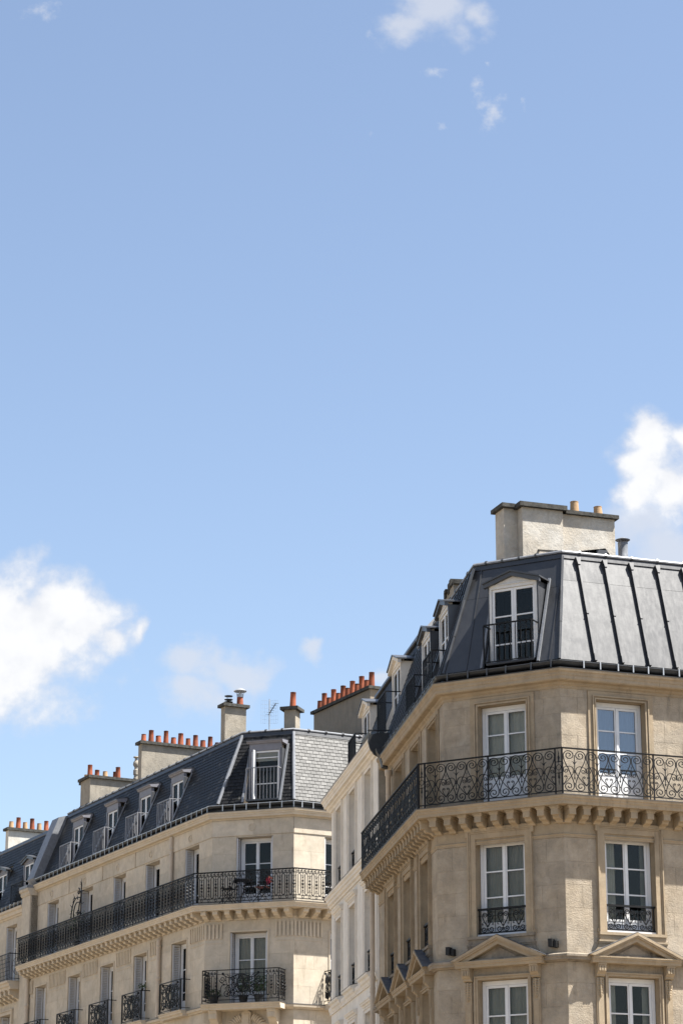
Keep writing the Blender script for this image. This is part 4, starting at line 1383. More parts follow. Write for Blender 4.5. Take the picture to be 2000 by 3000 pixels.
for k in range(3):
    a = 2 * math.pi * k / 3
    mb.tube([c_ + Vector((0.1 * math.cos(a), 0.1 * math.sin(a), 0.78)), c_ + Vector((0.12 * math.cos(a), 0.12 * math.sin(a), 0.87))], 0.01, 4)
obj('vent_pipe', mb, 'vent', b1, True)
def roof_vent(fr, u, o, z, parent):
    mb = MB()
    pts = [(u + 0.13 * math.cos(math.pi * k / 10), z + 0.13 * math.sin(math.pi * k / 10)) for k in range(11)]
    fr.plate(mb, pts, o - 0.35, o)
    v = obj('roof_vent', mb, 'zinc_dark', parent)
    mb = MB()
    for k in range(1, 6):
        a = math.pi * k / 6
        mb.tube([fr.P(u + 0.02 * math.cos(a), o + 0.004, z + 0.02 * math.sin(a)), fr.P(u + 0.11 * math.cos(a), o + 0.004, z + 0.11 * math.sin(a))], 0.008, 4)
    obj('vent_slots', mb, 'gutter', v)
roof_vent(R, 1.35, -2.95, 18.22, b1)
roof_vent(R, 3.95, -3.1, 18.28, b1)
mb = MB(); R.box(mb, 2.45, 2.72, -3.6, -3.2, 18.3, 18.55); obj('skylight', mb, 'zinc_dark', b1)
mb = MB(); p = R.P(4.72, -3.4, 18.3); mb.tube([p, p + Vector((0.13, 0, 0.28))], 0.018, 6); obj('roof_hook', mb, 'gutter', b1)
# broken little stack behind the side slope
mb = MB()
S.box(mb, 6.2, 7.2, -2.2, -1.6, 16.5, 18.86)
chs = obj('chimney', mb, 'render', b1, label='small crumbling chimney with broken dark cap behind the zinc slope')
mb = MB()
for k in range(6):
    u = 6.1 + 0.2 * k
    S.box(mb, u, u + 0.198, -2.3 + random.uniform(-.05, .05), -1.5 + random.uniform(-.10, .05), 18.865 - random.uniform(0, .1) * (k % 2), 19.0 + random.uniform(-.07, .05))
obj('chimney_cap', mb, 'capstone', chs)

# rainwater pipe of the corner building (upper piece) and the long one at the joint
mb = MB()
c_ = S.P(6.95, -0.10, 0)
mb.tube([c_ + Vector((0, 0, 12.06)), c_ + Vector((0, 0, 14.25)), c_ + Vector((0, 0, 14.28)), c_ + Vector((0, 0, 14.40)), c_ + Vector((0, 0, 14.41))], [0.06, 0.06, 0.085, 0.085, 0.03], 14)
for z in (12.9, 13.75):
    mb.tube([c_ + Vector((0, 0, z)), c_ + Vector((0, 0, z + 0.05))], 0.068, 14)
obj('drainpipe', mb, 'pipe', b1, True)

# two black floodlights above the string course: things of their own
for i, (u, z, lab) in enumerate(((2.58, 9.10, 'small black floodlight on the chamfer wall, left of its pediment'), (0.26, 9.11, 'small black floodlight on the chamfer wall, near the sunlit corner'))):
    fl = top('floodlight', L.P(u, 0.0, z - 0.09), lab, 'lamp', 'floodlights on the corner building')
    mb = MB(); L.box(mb, u + 0.0, u + 0.085, 0.02, 0.16, z - 0.075, z + 0.085); obj('lamp_body', mb, 'black_plastic', fl)
    mb = MB(); L.box(mb, u - 0.075, u - 0.002, 0.0, 0.11, z - 0.09, z + 0.045); obj('driver_box', mb, 'black_plastic', fl)
    mb = MB(); L.box(mb, u - 0.03, u + 0.03, 0.0, 0.02, z - 0.05, z + 0.05); obj('wall_plate', mb, 'black_plastic', fl)

# ================================================================ cream plastered house in the side street
b2 = top('plastered_town_house', tuple(B2.P(0, 0, 0)), 'cream plastered town house squeezed between the two stone buildings', 'building')
BL = 7.43
bays2 = [(1.27, 0.51), (3.76, 0.50), (6.06, 0.47)]
ops2 = []
for (c, h) in bays2:
    ops2 += [(c - h, c + h, 12.78, 14.88), (c - h, c + h, 9.90, 11.94), (c - h, c + h, 6.9, 8.98)]
mb = MB()
sheet(mb, B2, -0.15, BL, 0, 15.2, 0.0, ops2)
EC = Fr(tuple(B2.P(BL, 0, 0))[:2], 60.0)
mb.face([B2.P(BL, 0, 0), B2.P(BL, -7, 0), B2.P(BL, -7, 15.2), B2.P(BL, 0, 15.2)])
mb.face([B2.P(BL, -7, 0), B2.P(-0.15, -7, 0), B2.P(-0.15, -7, 15.2), B2.P(BL, -7, 15.2)])
mb.face([B2.P(-0.15, 0, 0), B2.P(-0.15, -7, 0), B2.P(-0.15, -7, 15.2), B2.P(-0.15, 0, 15.2)])
mb.face([B2.P(-0.15, 0, 15.2), B2.P(BL, 0, 15.2), B2.P(BL, -7, 15.2), B2.P(-0.15, -7, 15.2)])
obj('wall', mb, 'plaster2', b2, recalc=False)
mb = MB()
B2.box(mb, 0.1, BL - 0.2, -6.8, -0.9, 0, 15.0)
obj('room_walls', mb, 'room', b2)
for q in ops2:
    mb = MB(); reveal(mb, B2, q, 0.0, -0.26); obj('window_reveal', mb, 'plaster2', b2, recalc=False)
    window(b2, B2, q[0] + 0.01, q[1] - 0.01, q[2] + 0.02, q[3] - 0.01, -0.2, (0.36, 0.70), 0.2)
def band2(name, prof, u0=-0.1, u1=BL + 0.0, mat='plaster2'):
    mb = MB(); B2.prof(mb, prof, u0, u1)
    return obj(name, mb, mat, b2)
band2('cornice', [(-0.02, 14.99), (0.05, 14.99), (0.07, 15.03), (0.13, 15.05), (0.14, 15.09), (0.21, 15.10), (0.215, 15.16), (0.24, 15.175), (0.25, 15.22), (0.29, 15.25), (0.30, 15.29), (-0.02, 15.33)], -0.55, BL + 0.02)
band2('drip_flashing', [(-0.02, 15.332), (0.31, 15.292), (0.312, 15.304), (-0.02, 15.346)], -0.55, BL + 0.03, 'lead')
band2('string_course', [(-0.02, 12.39), (0.04, 12.39), (0.05, 12.44), (0.10, 12.46), (0.11, 12.52), (0.145, 12.54), (0.15, 12.60), (0.19, 12.63), (0.20, 12.68), (-0.02, 12.74)], -0.1, BL + 0.02)
band2('string_flashing', [(-0.02, 12.742), (0.205, 12.682), (0.208, 12.692), (-0.02, 12.754)], -0.1, BL + 0.03, 'lead')
for (c, h) in bays2:
    # architraves; a recessed field links the storeys
    for (z0, z1, hood) in ((12.78, 14.88, 0), (9.90, 11.94, 1), (6.9, 8.98, 1)):
        mb = MB()
        q = (c - h, c + h, z0, z1)
        ring_plate(mb, B2, q, 0.085, -0.01, 0.03)
        ring_plate(mb, B2, (c - h - 0.086, c + h + 0.086, z0, z1 + 0.086), 0.03, -0.01, 0.05)
        ring_plate(mb, B2, (c - h - 0.117, c + h + 0.117, z0, z1 + 0.117), 0.025, -0.01, 0.036)
        if hood:
            B2.prof(mb, [(-0.01, z1 + 0.145), (0.05, z1 + 0.145), (0.06, z1 + 0.18), (0.10, z1 + 0.20), (0.11, z1 + 0.235), (0.13, z1 + 0.25), (0.13, z1 + 0.275), (-0.01, z1 + 0.30)], c - h - 0.19, c + h + 0.19)
        obj('window_surround', mb, 'plaster2', b2)
    mb = MB()   # window sill shelves of the middle storey
    B2.prof(mb, [(-0.01, 9.60), (0.05, 9.61), (0.07, 9.66), (0.11, 9.69), (0.13, 9.75), (0.18, 9.78), (0.19, 9.83), (-0.01, 9.88)], c - h - 0.22, c + h + 0.22)
    sl_ = obj('window_sill', mb, 'plaster2', b2)
    mb = MB(); B2.prof(mb, [(-0.01, 9.882), (0.195, 9.832), (0.197, 9.842), (-0.01, 9.894)], c - h - 0.23, c + h + 0.23); obj('sill_flashing', mb, 'lead', sl_)
    for z0, zr in ((12.78, 13.36), (9.90, 10.50), (6.9, 7.5)):
        g = MB()
        B2.box(g, c - h - 0.005, c + h + 0.005, -0.09, -0.035, zr - 0.035, zr)
        B2.box(g, c - h, c + h, -0.075, -0.05, z0 + 0.05, z0 + 0.07)
        guard = obj('window_guard', g, 'iron', b2)
        for k in range(3):
            w_ = 2 * h / 3
            inst('scroll_unit', GUARD, guard, B2.P(c - h + w_ * (k + 0.5), -0.062, z0 + 0.06), B2.rot, (w_ / 0.36, 1, 1.02))
band2('string_course', [(-0.02, 9.58), (0.035, 9.58), (0.045, 9.64), (0.07, 9.68), (0.08, 9.76), (-0.02, 9.82)])
# plain panels between the window bays
for k in range(len(bays2)):
    c, h = bays2[k]
    for sx in (-1, 1):
        mb = MB()
        u0 = c + sx * (h + 0.155); u1 = c + sx * (h + 0.17)
        B2.box(mb, min(u0, u1), max(u0, u1), -0.01, 0.055, 12.75, 14.99)
        obj('pilaster_edge', mb, 'plaster2', b2)
# roof of the plastered house
SL2 = Slope(B2, -0.32, 15.55, -1.25, 18.2)
d2 = [(1.25, 0.66), (6.0, 0.66)]
hole2 = [(c - h - 0.0, c + h + 0.0, -0.1, SL2.t_at(17.75)) for c, h in d2]
sl = slate_face(SL2, lambda t: -0.1, lambda t: BL - 0.1, hole2, 0.21, 20)
mb = MB()
for p in sl: mb.hexa(p)
rs = obj('slates', mb, 'slate', b2, recalc=False, kind='stuff')
mb = MB()
for (a, b, t0, t1) in ((-0.1, BL - 0.1, SL2.t_at(17.76), 1.0), (-0.1, 1.25 - .66, -0.05, SL2.t_at(17.76)), (1.25 + .66, 6.0 - .66, -0.05, SL2.t_at(17.76)), (6.0 + .66, BL - .1, -0.05, SL2.t_at(17.76))):
    SL2.strip(mb, a, b, t0, t1, -0.03, -0.008)
mb.face([B2.P(BL - .1, SL2.o0, 15.4), B2.P(BL - .1, SL2.o1, 18.2), B2.P(BL - .1, -6, 18.2), B2.P(BL - .1, -6, 15.4)])
mb.face([B2.P(-.1, SL2.o0, 15.4), B2.P(-.1, SL2.o1, 18.2), B2.P(-.1, -6, 18.2), B2.P(-.1, -6, 15.4)])
mb.face([B2.P(-.1, 0.0, 15.34), B2.P(BL - .1, 0.0, 15.34), B2.P(BL - .1, -2, 15.36), B2.P(-.1, -2, 15.36)])
obj('roof_boarding', mb, 'gutter', b2, recalc=False)
mb = MB()   # zinc upper slope with hipped far end
r0_, r1_ = B2.P(0.35, -2.25, 19.45), B2.P(4.9, -2.35, 19.45)
a0_, a1_ = B2.P(-0.1, -1.2, 18.22), B2.P(BL - .1, -1.2, 18.22)
mb.face([a0_, a1_, r1_, r0_])
mb.face([a1_, B2.P(BL - .1, -5, 18.22), r1_])
mb.face([a0_, r0_, B2.P(-.1, -5, 18.3)])
mb.face([r0_, r1_, B2.P(BL - .1, -5, 18.22), B2.P(-.1, -5, 18.3)])
obj('upper_roof', mb, 'zinc_dark', b2, recalc=False)
mb = MB(); B2.prof(mb, [(-1.17, 18.14), (-1.14, 18.16), (-1.17, 18.27), (-1.27, 18.28), (-1.27, 18.14)], -0.1, BL - .1); obj('flashing', mb, 'zinc', b2)
for (c, h) in d2:
    dormer1(b2, B2, SL2, c, h - 0.06, 15.75, 17.55, -0.72, 0.20, -0.33, 16.78, 'plaster2', canopy='plaster2', cw=0.16, glass_frame='white')
# eaves gutter with its open black end above the joint of the two houses
mb = MB()
gq = [(0.09 + 0.14 * math.cos(math.pi * k / 10), 15.56 - 0.17 * math.sin(math.pi * k / 10)) for k in range(11)]
gq2 = [(0.09 + 0.128 * math.cos(math.pi * k / 10), 15.562 - 0.155 * math.sin(math.pi * k / 10)) for k in range(10, -1, -1)]
B2.prof(mb, gq + gq2, -0.15, 0.9)
B2.prof(mb, [(0.23, 15.56), (0.25, 15.57), (0.25, 15.585), (-0.3, 15.60), (-0.3, 15.585)], -0.2, -0.12)
obj('gutter', mb, 'gutter', b2, True)
mb = MB()
B2.prof(mb, [(0.30, 15.35), (0.32, 15.20), (0.27, 15.02), (0.17, 14.88), (0.02, 14.80), (-0.2, 14.78), (-0.2, 15.42), (0.05, 15.42)], -0.62, -0.56)
B2.prof(mb, [(0.03, 15.00), (0.16, 14.98), (0.14, 14.90), (0.06, 14.78), (0.0, 14.55), (-0.2, 14.5), (-0.2, 15.0)], -0.85, -0.63)
obj('gutter_end', mb, 'gutter', b2)
mb = MB()
c_ = B2.P(0.06, 0.115, 0)
mb.tube([c_ + Vector((0, 0, z)) for z in (0.0, 11.7)], 0.062, 16)
for z in (2.2, 4.6, 7.0, 9.28, 9.36):
    mb.tube([c_ + Vector((0, 0, z)), c_ + Vector((0, 0, z + 0.045))], 0.072, 16)
obj('drainpipe', mb, 'pipe', b2, True)

# ================================================================ corner building across the side street
b3 = top('slate_roofed_building', (J0[0], J0[1], 0), 'cream stone corner building with dark slate mansard and long black balcony', 'building')
chain3 = [LF, LC, LR]
LFL, LRL = 15.25, 9.0
LCL = 2.8796
C3O = -0.25
ZC3 = (14.09, 16.20); ZB3 = (11.07, 13.24)
opC = {LF: [(1.11, 2.18), (4.21, 5.37), (7.05, 8.13), (9.98, 11.12), (13.18, 14.27)], LC: [(0.79, 1.98)], LR: [(1.17, 2.3), (4.2, 5.3)]}
opB = {LF: [(1.36, 2.50), (4.48, 5.56), (7.28, 8.41), (10.24, 11.35), (13.45, 14.52)], LC: [(0.84, 2.05)], LR: [(1.23, 2.36), (4.2, 5.3)]}
def rng3(fr, o):
    c0 = corner(LF, LC, o, o); c1 = corner(LC, LR, o, o)
    if fr is LC: return ((c1 - LC.p).dot(LC.d), (c0 - LC.p).dot(LC.d))
    if fr is LR: return ((c1 - LR.p).dot(LR.d), LRL)
    return ((c0 - LF.p).dot(LF.d), LFL)
mb = MB()
for fr in chain3:
    a, b = rng3(fr, 0.0); au, bu = rng3(fr, C3O)
    oB = [(u0, u1, ZB3[0], ZB3[1]) for u0, u1 in opB[fr]]
    oC = [(u0, u1, ZC3[0], ZC3[1]) for u0, u1 in opC[fr]]
    sheet(mb, fr, a, b, 0, 13.95, -0.007, oB)
    sheet(mb, fr, au, bu, 13.95, 17.0, C3O - 0.007, oC)
    for q in oB + oC:
        o_ = C3O if q in oC else 0.0
        wr = MB(); reveal(wr, fr, q, o_, o_ - 0.36); obj('window_reveal', wr, 'stone3', b3, recalc=False)
    vis = [(4.2 - 1, 99, 0, 99)] if fr is LR else []
    if fr is LR: bu = b = 3.3
    blocks(b3, fr, a, b, [10.2, 10.55, 10.86], [], 0.0, 'stone3', 1.6)
    blocks(b3, fr, a, b, [11.03, 11.55, 12.07, 12.55, 13.03, 13.26], oB, 0.0, 'stone3', 1.35)
    blocks(b3, fr, a, b, [13.26, 13.60], [], 0.0, 'stone3', 1.7)
    blocks(b3, fr, au, bu, [14.06, 14.62, 15.16, 15.70, 16.245], oC, C3O, 'stone3', 1.35)
    blocks(b3, fr, au, bu, [16.25, 16.74], [], C3O + 0.02, 'stone3', 1.45)
obj('wall', mb, 'stone3', b3)
pl = [corner(LF, LC, -0.95, -0.95), corner(LC, LR, -0.95, -0.95), LR.P(LRL, -0.95, 0), LR.P(LRL, -7.5, 0), LF.P(LFL, -7.5, 0), LF.P(LFL, -0.95, 0)]
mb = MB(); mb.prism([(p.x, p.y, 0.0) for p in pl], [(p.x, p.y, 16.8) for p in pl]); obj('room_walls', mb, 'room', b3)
mb = MB()
mb.face([LR.P(LRL, 0, 0), LR.P(LRL, -7.5, 0), LR.P(LRL, -7.5, 17), LR.P(LRL, 0, 17)])
mb.face([LF.P(LFL, 0, 0), LF.P(LFL, -7.5, 0), LF.P(LFL, -7.5, 17), LF.P(LFL, 0, 17)])
mb.face([LR.P(LRL, -0.2, 16.9), corner(LC, LR, -0.2, -0.2) + Vector((0, 0, 16.9)), corner(LF, LC, -0.2, -0.2) + Vector((0, 0, 16.9)), LF.P(LFL, -0.2, 16.9), LF.P(LFL, -7.5, 16.9), LR.P(LRL, -7.5, 16.9)])
obj('party_wall', mb, 'render', b3, recalc=False)
def part3(name, prof, mat='trim3', us=LFL, ue=LRL, smooth=False):
    return chain_part(name, prof, mat, us, ue, chain3, b3, smooth)
part3('cornice', [(-0.29, 16.745), (-0.215, 16.745), (-0.20, 16.775), (-0.13, 16.79), (-0.10, 16.80), (-0.095, 16.855), (-0.075, 16.87), (-0.07, 16.91), (-0.04, 16.93), (-0.03, 16.985), (-0.29, 17.01)])
part3('drip_flashing', [(-0.28, 17.012), (-0.022, 16.988), (-0.02, 17.0), (-0.28, 17.026)], 'zinc_dark')
part3('balcony_slab', [(-0.02, 13.862), (0.475, 13.862), (0.48, 13.92), (0.50, 13.935), (0.505, 13.975), (0.53, 13.99), (0.535, 14.03), (-0.30, 14.05)])
part3('slab_flashing', [(-0.25, 14.052), (0.542, 14.032), (0.544, 14.043), (-0.25, 14.066)], 'lead')
part3('frieze', [(-0.02, 13.602), (0.02, 13.602), (0.03, 13.62), (0.03, 13.66), (0.015, 13.67), (0.015, 13.861), (-0.02, 13.861)])
part3('string_course', [(-0.02, 10.862), (0.06, 10.862), (0.07, 10.90), (0.13, 10.92), (0.14, 10.99), (-0.02, 11.02)])
part3('string_flashing', [(-0.02, 11.021), (0.146, 10.993), (0.148, 11.003), (-0.02, 11.032)], 'lead')
CORB3 = corbel_mesh([(0.0, -0.002), (0.40, -0.002), (0.40, -0.10), (0.37, -0.135), (0.30, -0.14), (0.26, -0.16), (0.24, -0.20), (0.16, -0.215), (0.10, -0.235), (0.07, -0.26), (0.0, -0.262)], [[(0.0, -0.001), (0.425, -0.001), (0.425, -0.03), (0.0, -0.03)]], 0.165, 0.20, 'trim3')
for fr, us_ in ((LF, [0.12 + 0.405 * k for k in range(38)]), (LC, [0.10 + 0.385 * k for k in range(8)]), (LR, [0.22 + 0.40 * k for k in range(9)])):
    for u in us_:
        inst('corbel', CORB3, b3, fr.P(u, 0.012, 13.86), fr.rot)
# roundels in the top band, vertical joints
def roundel(fr, u, z):
    mb = MB()
    n = 24
    for (r0_, r1_, h0, h1) in ((0.125, 0.095, 0.0, 0.02), (0.095, 0.06, 0.0, 0.006), (0.06, 0.0, 0.006, 0.022)):
        for k in range(n):
            a, b = 2 * math.pi * k / n, 2 * math.pi * (k + 1) / n
            o0 = C3O + 0.02
            if r1_ > 0:
                mb.prism([fr.P(u + r0_ * math.cos(a), o0 - .01, z + r0_ * math.sin(a)), fr.P(u + r0_ * math.cos(b), o0 - .01, z + r0_ * math.sin(b)), fr.P(u + r1_ * math.cos(b), o0 - .01, z + r1_ * math.sin(b)), fr.P(u + r1_ * math.cos(a), o0 - .01, z + r1_ * math.sin(a))],
                         [fr.P(u + (r0_ - .01) * math.cos(a), o0 + h1, z + (r0_ - .01) * math.sin(a)), fr.P(u + (r0_ - .01) * math.cos(b), o0 + h1, z + (r0_ - .01) * math.sin(b)), fr.P(u + r1_ * math.cos(b), o0 + h1, z + r1_ * math.sin(b)), fr.P(u + r1_ * math.cos(a), o0 + h1, z + r1_ * math.sin(a))])
            else:
                mb.face([fr.P(u + r0_ * math.cos(a), o0, z + r0_ * math.sin(a)), fr.P(u + r0_ * math.cos(b), o0, z + r0_ * math.sin(b)), fr.P(u, o0 + h1, z)])
    obj('roundel', mb, 'trim3', b3)
for u in (1.75, 4.9, 7.7, 10.68, 13.85): roundel(LF, u, 16.48)
roundel(LC, 1.47, 16.50)
for u in (3.05, 6.2, 9.05, 12.15):
    mb = MB(); LF.box(mb, u - 0.012, u + 0.012, C3O + 0.0, C3O + 0.045, 16.25, 16.742); obj('joint_strip', mb, 'trim3', b3)

# shuttered casements
def shutter(parent, fr, u_j, sgn, z0, z1, o0, depth):
    """folded shutter leaf standing in the reveal against the jamb at u_j"""
    mb = MB()
    t = 0.035
    fr.box(mb, *sorted((u_j + sgn * 0.004, u_j + sgn * (0.004 + t))), o0 - depth, o0 - 0.02, z0, z0 + 0.06)
    fr.box(mb, *sorted((u_j + sgn * 0.004, u_j + sgn * (0.004 + t))), o0 - depth, o0 - 0.02, z1 - 0.06, z1)
    for oo in (o0 - depth, o0 - 0.06):
        fr.box(mb, *sorted((u_j + sgn * 0.004, u_j + sgn * (0.004 + t))), oo, oo + 0.04, z0 + 0.06, z1 - 0.06)
    sh = obj('shutter', mb, 'shutter', parent)
    mb = MB()
    n = int((z1 - z0 - 0.14) / 0.055)
    for k in range(n):
        z = z0 + 0.08 + k * 0.055
        u_a, u_b = u_j + sgn * 0.010, u_j + sgn * (0.034)
        mb.hexa([fr.P(u_a, o0 - depth + 0.04, z + 0.02), fr.P(u_b, o0 - depth + 0.04, z), fr.P(u_b, o0 - 0.06, z), fr.P(u_a, o0 - 0.06, z + 0.02),
                 fr.P(u_a, o0 - depth + 0.04, z + 0.045), fr.P(u_b, o0 - depth + 0.04, z + 0.03), fr.P(u_b, o0 - 0.06, z + 0.03), fr.P(u_a, o0 - 0.06, z + 0.045)])
    obj('louvres', mb, 'shutter', sh, kind='stuff')
for fr in chain3:
    for fl, (ops, z, oo) in {'C': (opC[fr], ZC3, C3O), 'B': (opB[fr], ZB3, 0.0)}.items():
        for k, (u0, u1) in enumerate(ops):
            if fr is LR and k > 0: continue
            window(b3, fr, u0 + 0.05, u1 - 0.05, z[0] + 0.02, z[1] - 0.01, oo - 0.29, (0.36, 0.72), 0.30, 'curtain_dim' if (fr is LC and fl == 'B') or (fr is LF and (k + (fl == 'C')) % 3 == 1) else (('curtain', 0.2, 0.25) if k % 2 else None))
            shutter(b3, fr, u1, -1, z[0] + 0.02, z[1] - 0.02, oo, 0.27)
            shutter(b3, fr, u0, 1, z[0] + 0.02, z[1] - 0.02, oo, 0.27)
            if fl == 'B':
                mb = MB()
                ring_plate(mb, fr, (u0, u1, z[0], z[1]), 0.05, -0.01, 0.022)
                obj('window_surround', mb, 'trim3', b3)
# fluted frieze panels between the windows
def flutes(fr, u0, u1, z0=13.06, z1=13.50):
    mb = MB()
    n = max(3, int((u1 - u0) / 0.125))
    w_ = (u1 - u0) / n
    fr.box(mb, u0 - 0.03, u1 + 0.03, -0.01, 0.018, z1, z1 + 0.035)
    fr.box(mb, u0 - 0.03, u1 + 0.03, -0.01, 0.014, z0 - 0.14, z0 - 0.11)
    for k in range(n + 1):
        u = u0 + w_ * k
        fr.box(mb, u - w_ * 0.26, u + w_ * 0.26, -0.01, 0.04, z0, z1)
    obj('fluted_panel', mb, 'trim3', b3)
for u0, u1 in ((0.10, 1.05), (3.64, 4.2), (5.86, 7.0), (8.75, 9.98), (11.68, 13.15), (14.82, 15.2)): flutes(LF, u0, u1)
for u0, u1 in ((0.04, 0.56), (2.34, 2.84)): flutes(LC, u0, u1)
flutes(LR, 0.04, 0.93)

# ---- long balcony railing
def rail3_mesh():
    mb = MB()
    W_ = 0.235
    st = []
    for k in range(13):
        a = math.pi * k / 12
        st.append((0.045 * math.cos(a), 0.775 + 0.045 * math.sin(a)))
    for k in range(13):
        a = math.pi + math.pi * k / 12
        st.append((0.045 * math.cos(a), 0.225 + 0.045 * math.sin(a)))
    flat_tube(mb, st, 0.0135, 4, False, True)
    x = W_ / 2
    mb.tube([(x, 0, 0.16), (x, 0, 0.84)], 0.010, 4)
    for (z, r, h) in ((0.70, 0.028, 0.035), (0.60, 0.036, 0.05), (0.50, 0.046, 0.055), (0.40, 0.036, 0.05), (0.30, 0.028, 0.035)):
        mb.tube([(x, 0, z - h), (x, 0, z), (x, 0, z + h)], [0.004, r, 0.004], 6)
    for z in (0.255, 0.745):
        mb.tube([(0.045, 0, z), (W_ - 0.045, 0, z)], 0.009, 4)
    ring = [(x + 0.036 * math.cos(2 * math.pi * k / 12), 0.115 + 0.036 * math.sin(2 * math.pi * k / 12)) for k in range(12)]
    flat_tube(mb, ring, 0.010, 4, False, True)
    for cx in (-0.058, 0.058):
        flat_tube(mb, spiral(cx, 0.90, 0.006, 0.036, 0.9, 1.4, 12, 1) + [(cx + 0.045, 0.952)], 0.010, 4, False)
        mb.tube([(cx + 0.04, 0, 0.85), (cx + 0.058, 0, 0.90)], 0.009, 4)
    return mb.mesh('railing_unit', M['iron'], smooth=True)
RAIL3 = rail3_mesh()
R3O = 0.49
mb = MB()
for (z0, z1, w_) in ((0.950, 0.985, 0.026), (0.835, 0.855, 0.012), (0.148, 0.167, 0.012), (0.050, 0.072, 0.013)):
    sweep(mb, chain3, LFL, LRL, [(R3O - w_, 14.05 + z0), (R3O + w_, 14.05 + z0), (R3O + w_, 14.05 + z1), (R3O - w_, 14.05 + z1)])
rail3 = obj('balcony_railing', mb, 'iron', b3)
for fr in chain3:
    a, b = rng3(fr, R3O)
    if fr is LR: b = 4.0
    n = round((b - a - 0.06) / 0.235); w_ = (b - a - 0.06) / n
    for k in range(n):
        inst('railing_unit', RAIL3, rail3, fr.P(a + 0.03 + w_ * (k + 0.5), R3O, 14.05), fr.rot, (w_ / 0.235, 1, 1))
        if k % 5 == 0:
            mb = MB(); u = a + 0.03 + w_ * k
            fr.box(mb, u - 0.009, u + 0.009, R3O - 0.011, R3O + 0.011, 14.05, 15.005); obj('post', mb, 'iron', rail3)
# solid sheet in the first corner bay of the side run
# spiked iron scroll dividing the balcony
mb = MB()
us_ = 9.15
def scr(pts, r=0.011):
    r = r * 1.7
    mb.tube([LF.P(us_ + 0.0 + 0.0, R3O - 0.0, 0) + LF.n * (-0.0) + LF.d * x + Vector((0, 0, z)) for x, z in pts], r, 5)
mb.tube([LF.P(us_, R3O, 15.0), LF.P(us_, R3O, 16.10)], 0.022, 5)
scr(bez((0.0, 15.05), (0.35, 15.2), (0.1, 15.5), (0.05, 15.6), 10) + bez((0.05, 15.6), (0.0, 15.75), (0.02, 15.95), (0.25, 15.98), 10) + [(x, z) for x, z in spiral(0.25, 15.86, 0.01, 0.12, math.pi / 2, 1.1, 18, -1)[::-1]], 0.013)
scr(bez((0.0, 15.45), (0.25, 15.5), (0.45, 15.6), (0.6, 15.35), 10) + bez((0.6, 15.35), (0.7, 15.2), (0.65, 15.1), (0.65, 15.02), 6), 0.012)
scr(bez((0.15, 15.65), (0.5, 15.75), (0.85, 15.6), (0.9, 15.02), 12), 0.012)
scr(spiral(0.25, 15.13, 0.01, 0.11, 2.6, 1.2, 18, 1), 0.012)
for (x, z, ang) in ((0.0, 16.08, 2.4), (0.0, 16.08, 1.5), (0.0, 16.08, 3.0), (0.6, 15.68, 2.2), (0.62, 15.68, 3.3), (0.85, 15.42, 2.6), (0.9, 15.2, 3.1), (0.3, 15.6, 2.0), (0.0, 15.84, 0.0), (0.0, 15.42, 0.0), (0.75, 15.55, 1.2)):
    ln_ = 0.24 if ang == 0.0 else 0.2
    dx = -ln_ if ang == 0.0 else -math.cos(ang) * ln_ * 1.0
    mb.tube([LF.P(us_ + x, R3O, z), LF.P(us_ + x + dx, R3O, z + (0 if ang == 0 else math.sin(ang) * ln_))], [0.019, 0.017 if ang == 0 else 0.003], 5)
obj('spiked_divider', mb, 'iron', b3, True)

# ---- lower balcony on the chamfer with its ornate front
mb = MB()
LC.prof(mb, [(-0.02, 10.855), (0.53, 10.855), (0.54, 10.92), (0.565, 10.935), (0.57, 10.98), (0.60, 10.995), (0.605, 11.03), (-0.02, 11.045)], 0.22, 2.76)
slb = obj('lower_balcony_slab', mb, 'trim3', b3)
mb = MB(); LC.prof(mb, [(-0.02, 11.046), (0.612, 11.032), (0.614, 11.044), (-0.02, 11.058)], 0.20, 2.78); obj('slab_flashing', mb, 'lead', slb)
for uc in (0.55, 2.42):
    mb = MB()
    LC.prof(mb, [(-0.01, 10.853), (0.48, 10.853), (0.48, 10.79), (0.45, 10.76), (0.44, 10.60), (0.36, 10.58), (0.30, 10.50), (0.22, 10.42), (0.12, 10.36), (0.08, 10.2), (-0.01, 10.15)], uc - 0.13, uc + 0.13)
    LC.box(mb, uc - 0.09, uc + 0.09, 0.43, 0.455, 10.63, 10.75)
    obj('console', mb, 'trim3', slb)
def acanthus(fr, uc, zc, o, s):
    mb = MB()
    fr.plate(mb, [(uc - 0.13 * s, zc - 0.5), (uc + 0.13 * s, zc - 0.5), (uc + 0.15 * s, zc + 0.12), (uc, zc + 0.2), (uc - 0.15 * s, zc + 0.12)], 0.0, o)
    fr.plate(mb, [(uc - 0.08 * s, zc - 0.5), (uc + 0.08 * s, zc - 0.5), (uc + 0.10 * s, zc + 0.07), (uc - 0.10 * s, zc + 0.07)], o, o + 0.03)
    for sx in (-1, 1):
        for k in range(6):
            t = k / 5
            base = Vector((uc + sx * (0.16 + 0.05 * k) * s, 0, zc - 0.12 - 0.03 * k))
            tip = Vector((uc + sx * (0.30 + 0.075 * k) * s, 0, zc + 0.06 - 0.012 * k * k))
            pts = []
            for j in range(7):
                q = j / 6
                x = base.x + (tip.x - base.x) * q; z = base.z + (tip.z - base.z) * q + 0.05 * math.sin(math.pi * q)
                pts.append(fr.P(x, 0.03 + 0.05 * math.sin(math.pi * (0.25 + 0.7 * q)), z))
            mb.tube(pts, [0.012, 0.03, 0.036, 0.034, 0.028, 0.02, 0.005], 6)
    obj('carved_cartouche', mb, 'trim3', b3, True)
acanthus(LC, 1.47, 10.68, 0.10, 1.0)
BO = 0.55
mb = MB()
u0, u1 = 0.27, 2.72
